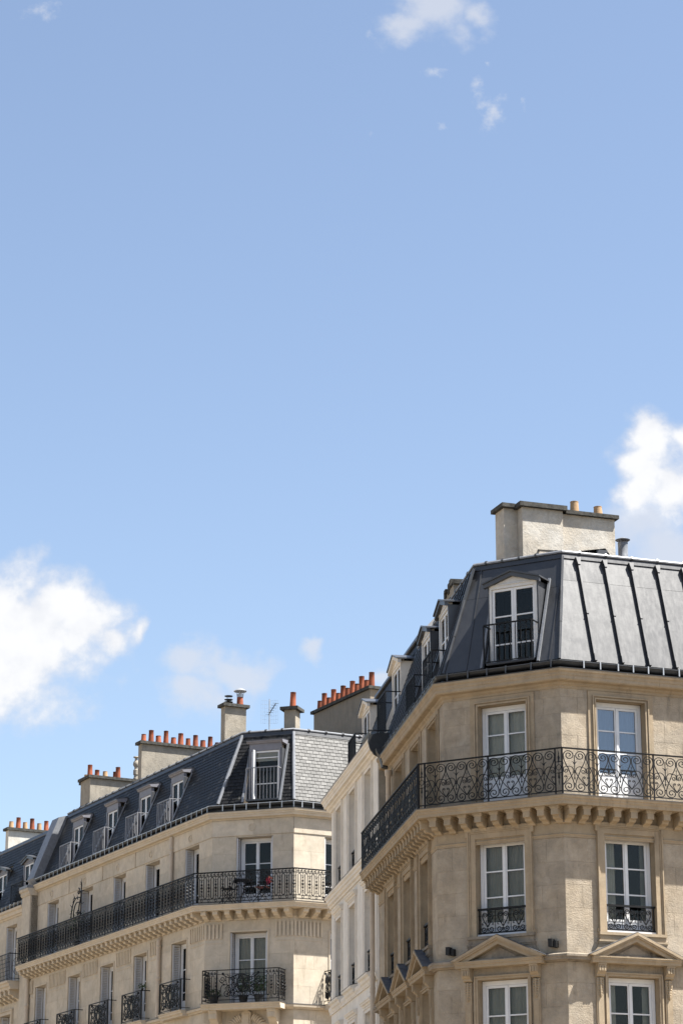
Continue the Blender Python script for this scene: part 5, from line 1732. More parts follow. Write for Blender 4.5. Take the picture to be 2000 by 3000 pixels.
for (z, h, w_) in ((12.02, 0.025, 0.02), (11.13, 0.02, 0.012), (11.25, 0.014, 0.009), (11.90, 0.014, 0.008)):
    LC.box(mb, u0, u1, BO - w_, BO + w_, z, z + h)
    for u in (u0, u1):
        LC.box(mb, u - w_, u + w_, 0.0, BO - w_, z, z + h)
lb = obj('lower_balcony_railing', mb, 'iron', b3)
for u in (u0, u0 + 0.47, u1 - 0.47, u1):
    mb = MB(); LC.box(mb, u - 0.012, u + 0.012, BO - 0.014, BO + 0.014, 11.04, 12.02); obj('post', mb, 'iron', lb)
for a in (u0 + 0.02, u1 - 0.45):
    for k in range(2):
        inst('railing_unit', RAIL3, lb, LC.P(a + 0.11 + 0.215 * k, BO, 11.06), LC.rot, (0.9, 1, 0.99))
for u, so_ in ((u0, 1), (u1, -1)):
    for k in range(2):
        o_ = inst('railing_unit', RAIL3, lb, LC.P(u, 0.13 + 0.235 * k, 11.06), LC.rot + math.pi / 2, (1, 1, 0.99))
def flourish_mesh(hw, h, dense=1):
    mb = MB()
    for sx in (-1, 1):
        def T(pts, r=0.013):
            mb.tube([(sx * x * hw, 0, z * h) for x, z in pts], r, 4)
        T(bez((0.0, 0.12), (0.2, 0.0), (0.45, 0.05), (0.42, 0.30), 10) + bez((0.42, 0.30), (0.38, 0.6), (0.9, 0.5), (0.93, 0.72), 10) + spiral(0.80, 0.74, 0.02, 0.13, 0.0, 1.4, 20, 1)[::-1])
        T(bez((0.05, 0.95), (0.15, 0.70), (0.05, 0.55), (0.22, 0.42), 10) + spiral(0.30, 0.5, 0.02, 0.12, math.pi * 1.2, 1.5, 20, 1)[::-1])
        T(spiral(0.60, 0.22, 0.02, 0.16, 2.0, 1.6, 24, -1))
        T(spiral(0.18, 0.20, 0.02, 0.13, 0.5, 1.5, 20, 1))
        T(bez((0.10, 0.92), (0.40, 0.78), (0.6, 0.74), (0.78, 0.95), 12), 0.016)
        T(bez((0.2, 0.35), (0.35, 0.9), (0.55, 0.85), (0.5, 0.6), 12))
        T(bez((0.95, 0.1), (0.8, 0.3), (0.95, 0.45), (0.75, 0.55), 10))
        for (x, z, a) in ((0.5, 0.86, 0.6), (0.36, 0.33, 2.4), (0.7, 0.5, 1.0), (0.86, 0.3, 0.4), (0.25, 0.72, 1.9), (0.55, 0.42, 2.8), (0.4, 0.12, 0.2), (0.12, 0.62, 1.0)):
            p = Vector((sx * x * hw, 0, z * h)); d_ = Vector((sx * math.cos(a), 0, math.sin(a)))
            mb.tube([p, p + d_ * 0.035, p + d_ * 0.08], [0.006, 0.022, 0.002], 4)
        mb.lathe((sx * 0.78 * hw, 0, 0.95 * h), [(0.004, -0.045), (0.035, -0.02), (0.04, 0.0), (0.03, 0.03), (0.004, 0.04)], 8)
    ring = [(0.16 * hw * math.cos(2 * math.pi * k / 20), (0.60 + 0.24 * math.sin(2 * math.pi * k / 20)) * h) for k in range(20)]
    flat_tube(mb, ring, 0.012, 4, False, True)
    mb.tube([(0, 0, 0.02 * h), (0, 0, 0.1 * h), (0, 0, 0.2 * h), (0, 0, 0.34 * h)], [0.004, 0.03, 0.012, 0.02], 6)
    return mb.mesh('scroll_panel', M['iron'], smooth=True)
FLOUR = flourish_mesh(0.73, 0.80)
inst('scroll_panel', FLOUR, lb, LC.P((u0 + u1) / 2, BO, 11.16), LC.rot)
inst('scroll_panel', FLOUR, lb, LC.P((u0 + u1) / 2, BO + 0.002, 11.92), LC.rot, (0.72, 1, -0.80))
# balconettes of the long face
FL2 = flourish_mesh(0.62, 0.86)
for k, (a, b) in enumerate(opB[LF]):
    a, b = a - 0.30, b + 0.22
    mb = MB()
    LF.prof(mb, [(-0.01, 10.86), (0.24, 10.86), (0.25, 10.92), (0.30, 10.94), (0.31, 11.00), (0.34, 11.01), (0.345, 11.04), (-0.01, 11.05)], a - 0.03, b + 0.03)
    sl3 = obj('balconette_slab', mb, 'trim3', b3)
    mb = MB()
    LF.box(mb, a, b, 0.285, 0.315, 11.965, 11.995); LF.box(mb, a, b, 0.29, 0.31, 11.10, 11.118); LF.box(mb, a, b, 0.292, 0.308, 11.87, 11.882)
    for u in (a, b):
        LF.box(mb, u - 0.012, u + 0.012, -0.02, 0.285, 11.965, 11.99); LF.box(mb, u - 0.010, u + 0.010, -0.02, 0.29, 11.10, 11.118)
        LF.box(mb, u - 0.013, u + 0.013, 0.287, 0.313, 11.05, 11.965)
        for q in (1, 2):
            LF.box(mb, u - 0.006 + (0.05 * q if u == a else -0.05 * q), u + 0.006 + (0.05 * q if u == a else -0.05 * q), 0.294, 0.306, 11.118, 11.965)
    bg_ = obj('balconette_railing', mb, 'iron', b3)
    inst('scroll_panel', FL2, bg_, LF.P((a + b) / 2, 0.30, 11.11), LF.rot, ((b - a - 0.22) / 1.24, 1, 0.98))
    inst('scroll_panel', FL2, bg_, LF.P((a + b) / 2, 0.302, 11.92), LF.rot, ((b - a - 0.30) / 1.24, 1, -0.90))
# balcony on the sunlit face
mb = MB(); LR.prof(mb, [(-0.01, 10.86), (0.40, 10.86), (0.42, 10.95), (0.46, 10.97), (0.47, 11.03), (-0.01, 11.045)], 1.0, 2.6); obj('balconette_slab', mb, 'trim3', b3)
mb = MB()
LR.box(mb, 1.05, 2.55, 0.385, 0.415, 12.02, 12.05); LR.box(mb, 1.05, 2.55, 0.39, 0.41, 11.13, 11.15)
for u in (1.05, 2.55):
    LR.box(mb, u - 0.012, u + 0.012, -0.02, 0.385, 12.02, 12.045); LR.box(mb, u - 0.012, u + 0.012, -0.02, 0.385, 11.13, 11.15); LR.box(mb, u - 0.012, u + 0.012, 0.385, 0.415, 11.05, 12.02)
bg_ = obj('balconette_railing', mb, 'iron', b3)
inst('scroll_panel', FL2, bg_, LR.P(1.8, 0.40, 11.14), LR.rot, (1.15, 1, 1.0))
inst('scroll_panel', FL2, bg_, LR.P(1.05, 0.20, 11.14), LR.rot + math.pi / 2, (0.28, 1, 1.0))
# drainpipes
def pipe3(fr, u, o, z0, z1, r, rings, head=False):
    mb = MB(); c_ = fr.P(u, o, 0)
    mb.tube([c_ + Vector((0, 0, z0)), c_ + Vector((0, 0, z1))], r, 14)
    for z in rings: mb.tube([c_ + Vector((0, 0, z)), c_ + Vector((0, 0, z + 0.02)), c_ + Vector((0, 0, z + 0.08)), c_ + Vector((0, 0, z + 0.10))], [r, r * 1.22, r * 1.22, r], 14)
    if head: mb.tube([c_ + Vector((0, 0, z1)), c_ + Vector((0, 0, z1 + 0.05)), fr.P(u, -0.02, z1 + 0.14)], [r, r, r * 0.9], 14)
    obj('drainpipe', mb, 'pipe', b3, True)
pipe3(LF, 3.10, C3O + 0.08, 14.06, 16.74, 0.062, (16.3, 15.1))
pipe3(LF, 3.35, 0.09, 11.05, 13.42, 0.07, (12.2, 13.2), True)
pipe3(LF, 15.12, 0.09, 8.0, 13.6, 0.075, (12.6, 11.0))

# ---- slate mansard
SF3 = Slope(LF, -0.35, 17.27, -1.29, 19.60); SC3 = Slope(LC, -0.205, 17.27, -1.068, 19.60); SR3 = Slope(LR, -0.21, 17.27, -1.05, 19.60)
fC0 = lim(LC, LR, SC3, SR3, LC); fR0 = lim(LC, LR, SC3, SR3, LR); fC1 = lim(LF, LC, SF3, SC3, LC); fF0 = lim(LF, LC, SF3, SC3, LF)
DF = [(4.1, 0.56), (6.78, 0.56), (9.68, 0.56), (12.85, 0.56)]
holeF = [(c - h, c + h, -0.1, SF3.t_at(19.0)) for c, h in DF]
holeC = [(1.16 - 0.60, 1.16 + 0.60, -0.1, SC3.t_at(19.22))]
pieces = [slate_face(SR3, fR0, lambda t: 2.05, [], 0.205, 20), slate_face(SC3, fC0, fC1, holeC, 0.205, 20)]
cnt = 0
rest = MB()
for lst in pieces:
    for p in lst:
        if cnt < 298:
            mb = MB(); mb.hexa(p); obj('slate', mb, 'slate', b3, recalc=False); cnt += 1
        else:
            rest.hexa(p)
for p in slate_face(SR3, lambda t: 2.05, lambda t: 6.0, [], 0.205, 20) + slate_face(SF3, fF0, lambda t: LFL - 0.25, holeF, 0.205, 20):
    rest.hexa(p)
obj('slates', rest, 'slate', b3, recalc=False, kind='stuff')
mb = MB()
def under(sl, ul, ur, holes, mb=mb):
    tt = holes[0][3] if holes else 0.0
    sl.quad(mb, [(ul(tt), tt), (ur(tt), tt), (ur(1), 1), (ul(1), 1)], -0.04, -0.012)
    if holes:
        edges = [ul] + [x for h in sorted(holes) for x in ((lambda t, h=h: h[0]), (lambda t, h=h: h[1]))] + [ur]
        for k in range(0, len(edges), 2):
            sl.quad(mb, [(edges[k](0), 0), (edges[k + 1](0), 0), (edges[k + 1](tt), tt), (edges[k](tt), tt)], -0.04, -0.012)
under(SR3, fR0, lambda t: LRL, []); under(SC3, fC0, fC1, holeC); under(SF3, fF0, lambda t: LFL, holeF)
mb.face([LF.P(LFL, -.3, 17.0), LF.P(LFL, -1.29, 19.6), LF.P(LFL, -7.5, 19.9), LF.P(LFL, -7.5, 17.0)])
obj('roof_boarding', mb, 'gutter', b3)
hip(b3, LC, LR, SC3, SR3, 'leadstrip', 0.05); hip(b3, LF, LC, SF3, SC3, 'leadstrip', 0.055)
mb = MB()
sweep(mb, chain3, LFL, LRL, [((-1.25, -1.03, -1.01), 19.52), ((-1.235, -1.015, -0.995), 19.53), ((-1.27, -1.05, -1.03), 19.66), ((-1.36, -1.14, -1.12), 19.67), ((-1.36, -1.14, -1.12), 19.56)])
obj('flashing', mb, 'zinc', b3)
mb = MB()
sweep(mb, chain3, LFL, LRL, [((-1.25, -1.03, -1.01), 19.672), ((-1.245, -1.025, -1.005), 19.70), ((-1.275, -1.055, -1.035), 19.735), ((-1.32, -1.10, -1.08), 19.74), ((-1.37, -1.15, -1.13), 19.71), ((-1.37, -1.15, -1.13), 19.672)])
obj('ridge_roll', mb, 'leadstrip', b3, True)
for fr, o_, us_ in ((LF, -1.26, [1.0 + 0.62 * k for k in range(23)]), (LC, -1.04, [0.8, 1.35, 1.9]), (LR, -1.02, [1.0 + 0.6 * k for k in range(6)])):
    for u in us_:
        mb = MB(); fr.prof(mb, [(o_ + 0.03, 19.67), (o_ + 0.035, 19.71), (o_ - 0.01, 19.755), (o_ - 0.07, 19.76), (o_ - 0.12, 19.72), (o_ - 0.12, 19.67)], u - 0.03, u + 0.03)
        obj('ridge_clip', mb, 'zinc', b3)
mb = MB()
sweep(mb, chain3, LFL, LRL, [((-1.3, -1.1, -1.08), 19.69), ((-3.9, -3.8, -3.8), 20.15)], closed=False)
pA, pB = corner(LF, LC, -3.9, -3.8), corner(LC, LR, -3.8, -3.8)
mb.face([LF.P(LFL, -3.9, 20.15), Vector((pA.x, pA.y, 20.15)), Vector((pB.x, pB.y, 20.15)), LR.P(LRL, -3.8, 20.15), LR.P(LRL, -7.5, 19.7), LF.P(LFL, -7.5, 19.7)])
obj('upper_roof', mb, 'zinc', b3, recalc=False)
# eaves gutter
mb = MB()
gp = [(-0.19 + 0.095 * math.cos(math.pi * k / 8), 17.205 - 0.095 * math.sin(math.pi * k / 8)) for k in range(9)]
gp2 = [(-0.19 + 0.088 * math.cos(math.pi * k / 8), 17.208 - 0.086 * math.sin(math.pi * k / 8)) for k in range(8, -1, -1)]
sweep(mb, chain3, LFL, LRL, gp + gp2)
gut3 = obj('gutter', mb, 'gutter', b3, True)
mb = MB(); sweep(mb, chain3, LFL, LRL, [(-0.105, 17.20), (-0.085, 17.20), (-0.084, 17.222), (-0.104, 17.224)]); obj('gutter_bead', mb, 'galv', gut3)
mb = MB(); sweep(mb, chain3, LFL, LRL, [((-0.33, -0.23, -0.23), 17.0), ((-0.33, -0.23, -0.23), 17.24), ((-0.40, -0.30, -0.30), 17.24), ((-0.40, -0.30, -0.30), 17.0)]); obj('eaves_board', mb, 'gutter', b3)
brackets(gut3, LF, [0.15 + 0.40 * k for k in range(37)], 17.02, 17.22, -0.076)
brackets(gut3, LC, [0.05 + 0.39 * k for k in range(7)], 17.02, 17.22, -0.076)
brackets(gut3, LR, [0.30 + 0.38 * k for k in range(9)], 17.02, 17.22, -0.076)
# dormers
for c, h in DF:
    dormer1(b3, LF, SF3, c, h - 0.05, 17.34, 18.86, -0.78, 0.0, -0.30, 18.12, 'dormer_paint', canopy='zinc_dark', railmat='railgrey', cw=0.05, levels=(0.4,))
    for u in (c - h - 0.02, c + h + 0.02):
        seam(b3, SF3, u, 0.0, SF3.t_at(19.0), 'leadstrip', 0.035, 0.04, False)
dC = dormer1(b3, LC, SC3, 1.16, 0.52, 17.36, 19.02, -0.52, 0.0, -0.22, 18.37, 'dormer_paint', canopy='zinc_dark', railmat='railgrey', cw=0.08, levels=(0.14, 0.66), sash2=False)
for u in (1.16 - 0.62, 1.16 + 0.62): seam(b3, SC3, u, 0.0, SC3.t_at(19.2), 'leadstrip', 0.035, 0.045, False)
# open casement leaf folded back in the chamfer dormer
mb = MB(); LC.box(mb, 1.16 + 0.30, 1.16 + 0.335, -0.50, -0.30, 17.40, 18.95); obj('casement_leaf', mb, 'white', dC)
mb = MB(); LC.box(mb, 1.16 - 0.38, 1.16 + 0.38, -0.60, -0.585, 18.62, 18.92); obj('roller_blind', mb, 'white', dC)

# ---- chimneys of this building, rows of clay pots
def chimney(parent, fr, boxes, zcap, mat, pots, label=None, over=0.09, zc_h=0.10):
    """boxes: (u0,u1,o0,o1,z0,z1)"""
    mb = MB()
    for b in boxes: fr.box(mb, *b)
    c = obj('chimney', mb, mat, parent, label=label)
    mb = MB()
    for i, b in enumerate(boxes):
        e = 0.002 * i
        fr.box(mb, b[0] - over, b[1] + over, min(b[2], b[3]) - over, max(b[2], b[3]) + over, b[5] + 0.001 + e, b[5] + zc_h + e)
    obj('chimney_cap', mb, 'capstone', c)
    for (u, o, h, r, m_) in pots:
        pot(c, fr.P(u, o, zcap), h, r, m_)
    return c
def cowl(parent, p, kind):
    mb = MB()
    if kind == 'ball':
        mb.lathe(p, [(0.10, 0), (0.10, 0.12), (0.075, 0.13), (0.075, 0.24), (0.10, 0.25), (0.10, 0.42), (0.065, 0.44), (0.06, 0.52), (0.075, 0.54), (0.115, 0.62), (0.10, 0.72), (0.055, 0.78), (0.05, 0.86), (0.11, 0.89), (0.10, 0.92), (0.02, 0.93)], 14)
        obj('cowl', mb, 'render', parent, True)
    elif kind == 'discs':
        mb.lathe(p, [(0.06, 0), (0.06, 0.06), (0.14, 0.07), (0.15, 0.085), (0.05, 0.11)], 14)
        mb.lathe(p, [(0.05, 0.13), (0.13, 0.15), (0.145, 0.165), (0.04, 0.19)], 14)
        for k in range(3):
            a = 2.1 * k
            mb.tube([p + Vector((0.08 * math.cos(a), 0.08 * math.sin(a), 0.08)), p + Vector((0.09 * math.cos(a), 0.09 * math.sin(a), 0.28))], 0.008, 4)
        mb.lathe(p, [(0.13, 0.27), (0.14, 0.285), (0.03, 0.31)], 14)
        obj('cowl', mb, 'gutter', parent, True)
    elif kind == 'hat':
        for k in range(4):
            a = 1.57 * k
            mb.tube([p + Vector((0.10 * math.cos(a), 0.10 * math.sin(a), -0.02)), p + Vector((0.12 * math.cos(a), 0.12 * math.sin(a), 0.16))], 0.01, 4)
        mb.lathe(p, [(0.105, -0.06), (0.105, 0.05), (0.085, 0.06)], 14)
        mb.lathe(p, [(0.20, 0.13), (0.215, 0.15), (0.16, 0.19), (0.05, 0.25), (0.01, 0.255)], 14)
        obj('cowl', mb, 'galv', parent, True)
    elif kind == 'plate':
        for k in range(4):
            a = 1.57 * k
            mb.tube([p + Vector((0.07 * math.cos(a), 0.07 * math.sin(a), 0.0)), p + Vector((0.09 * math.cos(a), 0.09 * math.sin(a), 0.2))], 0.009, 4)
        mb.lathe(p, [(0.03, 0.13), (0.10, 0.2), (0.20, 0.205), (0.20, 0.22), (0.02, 0.23)], 14)
        obj('cowl', mb, 'gutter', parent, True)

# three stacks across the long roof
pts_ = [(8.6, -1.42 - 0.28 * k, 0.46 if k % 2 else 0.27, 0.085 + 0.005 * (k % 3), 'terracotta') for k in range(11)]
chimney(b3, LF, [(8.45, 8.76, -4.35, -1.30, 18.5, 20.98)], 21.08, 'render', pts_, 'long grey rendered chimney with ten clay pots in the middle of the slate roof')
c2 = chimney(b3, LF, [(13.18, 14.1, -4.6, -1.30, 18.3, 20.66), (14.102, 14.55, -4.6, -1.52, 18.3, 20.66)], 20.76, 'render',
             [(14.3, -1.6, 0.24, 0.09, 'buffpot'), (13.6, -1.45, 0.46, 0.09, 'terracotta'), (14.2, -1.95, 0.42, 0.09, 'terracotta'), (13.5, -2.0, 0.24, 0.09, 'buffpot'), (13.5, -2.5, 0.44, 0.09, 'terracotta'), (14.0, -2.6, 0.40, 0.09, 'terracotta'), (13.5, -3.75, 0.44, 0.09, 'terracotta'), (13.5, -4.3, 0.26, 0.08, 'terracotta'), (14.0, -3.9, 0.40, 0.09, 'terracotta')], 'rendered chimney with clay pots and a bulbous grey cowl')
cowl(c2, LF.P(13.5, -3.2, 20.76), 'ball')
c4 = chimney(b3, LF, [(1.66, 1.98, -2.08, -1.33, 18.8, 20.88)], 20.98, 'render', [(1.82, -1.93, 0.34, 0.10, 'terracotta')], 'tall square rendered chimney with a capped clay pot')
cowl(c4, LF.P(1.82, -1.52, 20.98), 'discs'); cowl(c4, LF.P(1.82, -1.93, 21.32), 'hat')
c5 = chimney(b3, LC, [(0.70, 1.08, -2.45, -2.0, 19.2, 20.56)], 20.66, 'render', [(0.86, -2.2, 0.50, 0.095, 'terracotta')], 'small pale chimney with a single tall clay pot', 0.11)
# long brown stack at the far end, darker render than the others
q6 = LR.P(3.80, -2.2, 0)
D6 = Fr((q6.x, q6.y), -27.2)
D6.n = LF.n.copy(); D6.right = Vector((-D6.n.y, D6.n.x, 0)); D6.rot = math.atan2(D6.right.y, D6.right.x)
pts_ = []
for k in range(6):
    pts_ += [(0.16 + 0.68 * k, -0.14, 0.50, 0.095, 'terracotta'), (0.46 + 0.68 * k, -0.12, 0.31, 0.095, 'terracotta')]
c6 = chimney(b3, D6, [(0.0, 4.1, -0.45, 0.0, 19.2, 21.62)], 21.72, 'render_dark', pts_, 'long brown chimney wall carrying a row of red pots')
# tv aerial: a thing of its own, on the roof
pa = LC.P(1.80, -2.6, 19.9)
an = top('tv_antenna', tuple(pa), 'thin metal television aerial standing on the slate roof between two chimneys', 'antenna')
mb = MB(); mb.tube([pa, pa + Vector((0, 0, 1.22))], 0.018, 6); obj('mast', mb, 'galv', an)
mb = MB()
t0 = pa + Vector((0, 0, 0.80))
mb.tube([t0 + Vector((-0.03, 0.1, -0.08)), t0 + Vector((0.22, -0.5, 0.16))], 0.014, 5)
for k in range(6):
    q = (t0 + Vector((-0.03, 0.1, -0.08))).lerp(t0 + Vector((0.22, -0.5, 0.16)), k / 5)
    mb.tube([q + Vector((-0.09, -0.03, 0)), q + Vector((0.09, 0.03, 0))], 0.006, 4)
obj('boom', mb, 'gutter', an)
mb = MB()
for sx in (-1, 1):
    for i in range(7):
        z = -0.38 + 0.76 * i / 6
        mb.tube([t0 + Vector((sx * 0.03, 0.08, z)), t0 + Vector((sx * 0.27, 0.0, z))], 0.0025, 4)
    for i in range(5):
        x = sx * (0.03 + 0.06 * i)
        mb.tube([t0 + Vector((x, 0.08 - 0.08 * i / 4, -0.38)), t0 + Vector((x, 0.08 - 0.08 * i / 4, 0.38))], 0.0025, 4)
obj('reflector_grid', mb, 'galv', an)
mb = MB(); mb.tube([pa + Vector((-0.28, 0, 0.18)), pa + Vector((0.12, 0, 0.18))], 0.006, 4); mb.tube([pa + Vector((-0.2, -.1, 0.16)), pa + Vector((-0.2, .1, 0.2))], 0.005, 4); obj('lower_element', mb, 'galv', an)

# ================================================================ neighbour at the far left
b4 = top('neighbour_building', tuple(LF.P(16.1, 0, 0)), 'stone building with slate mansard at the left edge of the street', 'building')
N0, N1 = 16.1, 27.0
NO = -0.12
opn = [(17.0, 18.12, 13.75, 15.85), (20.2, 21.3, 13.75, 15.85), (17.2, 18.3, 10.3, 12.6), (20.2, 21.3, 10.3, 12.6)]
mb = MB()
sheet(mb, LF, N0, N1, 0, 16.4, NO - 0.007, opn)
mb.face([LF.P(N0, NO, 0), LF.P(N0, -7, 0), LF.P(N0, -7, 16.4), LF.P(N0, NO, 16.4)])
mb.face([LF.P(N1, NO, 0), LF.P(N1, -7, 0), LF.P(N1, -7, 16.4), LF.P(N1, NO, 16.4)])
obj('wall', mb, 'stone3', b4, recalc=False)
for q in opn:
    mb = MB(); reveal(mb, LF, q, NO, NO - 0.34); obj('window_reveal', mb, 'stone3', b4, recalc=False)
    window(b4, LF, q[0] + 0.05, q[1] - 0.05, q[2] + 0.02, q[3] - 0.01, NO - 0.29, (0.36, 0.72), 0.3)
    shutter(b4, LF, q[1], -1, q[2] + .02, q[3] - .02, NO, 0.27)
    if q[2] < 11:
        mb = MB(); ring_plate(mb, LF, q, 0.12, NO - .01, NO + 0.05); ring_plate(mb, LF, (q[0] - .125, q[1] + .125, q[2], q[3] + .125), 0.05, NO - .01, NO + 0.08); obj('window_surround', mb, 'trim3', b4)
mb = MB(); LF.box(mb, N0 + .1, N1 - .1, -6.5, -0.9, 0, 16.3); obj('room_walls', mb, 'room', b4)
blocks(b4, LF, N0, 24, [13.72, 14.3, 14.85, 15.40, 15.95], [q for q in opn if q[2] > 13], NO, 'stone3', 1.4)
blocks(b4, LF, N0, 24, [10.2, 10.75, 11.3, 11.85, 12.4, 12.9], [q for q in opn if q[2] < 13], NO, 'stone3', 1.4)
def band4(name, prof, mat='trim3'):
    mb = MB(); LF.prof(mb, prof, N0 + .02, N1); return obj(name, mb, mat, b4)
band4('cornice', [(NO - .03, 16.1), (NO + .03, 16.1), (NO + .05, 16.15), (NO + .10, 16.17), (NO + .12, 16.28), (NO + .18, 16.32), (NO + .19, 16.40), (NO - .03, 16.43)])
band4('balcony_slab', [(NO - .02, 13.36), (0.36, 13.36), (0.38, 13.44), (0.43, 13.47), (0.44, 13.55), (0.50, 13.58), (0.51, 13.65), (NO - .02, 13.67)])
for k in range(18):
    inst('corbel', CORB3, b4, LF.P(N0 + 0.3 + 0.45 * k, NO, 13.36), LF.rot, (1.1, 1.1, 1.4))
mb = MB()
for z in (13.72, 13.85, 14.0, 14.15, 14.30, 14.45, 14.61): LF.box(mb, N0 - 0.05, N1, 0.45 - 0.009, 0.45 + 0.009, z, z + (0.03 if z > 14.6 else 0.012))
for k in range(72):
    u = N0 - 0.05 + 0.15 * k
    LF.box(mb, u - 0.006, u + 0.006, 0.45 - 0.008, 0.45 + 0.008, 13.66, 14.61)
lat = obj('balcony_railing', mb, 'iron', b4)
mb = MB()
LF.box(mb, N0 - 0.06, N0 - 0.04, -0.1, 0.45, 14.60, 14.63); LF.box(mb, N0 - 0.06, N0 - 0.04, -0.1, 0.45, 13.72, 13.74)
for k in range(4): LF.box(mb, N0 - 0.056, N0 - 0.044, -0.05 + 0.14 * k, -0.038 + 0.14 * k, 13.66, 14.6)
ring = [LF.P(N0 - 0.05, 0.18 + 0.17 * math.cos(2 * math.pi * k / 20), 14.17 + 0.30 * math.sin(2 * math.pi * k / 20)) for k in range(20)]
mb.tube(ring, 0.008, 4, True)
for k in range(4):
    a = math.pi * k / 4
    mb.tube([LF.P(N0 - 0.05, 0.18 + 0.17 * math.cos(a), 14.17 + 0.30 * math.sin(a)), LF.P(N0 - 0.05, 0.18 - 0.17 * math.cos(a), 14.17 - 0.30 * math.sin(a))], 0.006, 4)
obj('end_grille', mb, 'iron', lat)
SN = Slope(LF, -0.36, 16.62, -1.30, 19.36)
dN = [(17.75, 0.58), (20.6, 0.58)]
hN = [(c - h, c + h, -0.1, SN.t_at(18.55)) for c, h in dN]
mb = MB()
for p in slate_face(SN, lambda t: N0, lambda t: N1, hN, 0.205, 22): mb.hexa(p)
obj('slates', mb, 'slate', b4, recalc=False, kind='stuff')
mb = MB(); under(SN, lambda t: N0 - .3, lambda t: N1, hN, mb)
obj('roof_boarding', mb, 'gutter', b4)
mb = MB(); LF.prof(mb, [(-1.26, 19.28), (-1.25, 19.30), (-1.28, 19.42), (-1.36, 19.44), (-1.36, 19.3)], N0, N1); obj('flashing', mb, 'zinc_dark', b4)
mb = MB(); mb.face([LF.P(N0, -1.3, 19.4), LF.P(N1, -1.3, 19.4), LF.P(N1, -5, 19.9), LF.P(N0, -5, 19.9)]); obj('upper_roof', mb, 'zinc_dark', b4, recalc=False)
gp = [(-0.13 + 0.095 * math.cos(math.pi * k / 8), 16.60 - 0.095 * math.sin(math.pi * k / 8)) for k in range(9)]
gp2 = [(-0.13 + 0.088 * math.cos(math.pi * k / 8), 16.603 - 0.086 * math.sin(math.pi * k / 8)) for k in range(8, -1, -1)]
mb = MB(); LF.prof(mb, gp + gp2, N0, N1); g4 = obj('gutter', mb, 'zinc_dark', b4, True)
brackets(g4, LF, [N0 + .2 + .42 * k for k in range(24)], 16.44, 16.61, -0.02)
for c, h in dN:
    dormer1(b4, LF, SN, c, h - 0.05, 16.70, 18.28, -0.78, 0.14, -0.30, 17.45, 'dormer_paint', canopy='zinc_dark', cw=0.12, levels=(0.4,))
# party parapet between the two roofs, zinc clad, on its stone pier
mb = MB()
LF.box(mb, 15.25, 16.05, -0.5, 0.06, 8.0, 16.62)
LF.prof(mb, [(-0.5, 16.622), (0.08, 16.622), (0.12, 16.68), (0.12, 16.76), (0.18, 16.80), (0.18, 16.88), (-0.5, 16.88)], 15.22, 16.08)
obj('party_pier', mb, 'stone3', b3)
mb = MB()
LF.box(mb, 15.24, 16.06, -0.45, 0.2, 16.882, 16.98)
LF.prof(mb, [(-0.25, 17.0), (-0.05, 17.25), (-0.95, 19.55), (-1.2, 19.62), (-2.0, 19.75), (-2.0, 17.0)], 15.28, 15.95)
obj('party_parapet', mb, 'leadstrip', b3)
c1 = chimney(b4, LF, [(21.58, 21.9, -4.2, -1.30, 18.0, 20.16)], 20.26, 'render_white', [(21.74, -1.45 - 0.29 * k, (0.27, 0.46, 0.27, 0.46, 0.27, 0.44)[k], 0.09, 'terracotta' if k % 2 else 'buffpot') for k in range(6)] + [(21.74, -3.65, 0.26, 0.09, 'terracotta'), (21.74, -4.0, 0.42, 0.09, 'terracotta')], 'white rendered chimney with clay pots at the left edge')
cowl(c1, LF.P(21.74, -3.3, 20.36), 'plate')
chimney(b4, LF, [(25.4, 25.7, -3.2, -1.6, 18.0, 19.9)], 20.0, 'render', [(25.55, -1.8, 0.5, 0.10, 'terracotta'), (25.55, -2.2, 0.3, 0.10, 'buffpot')])

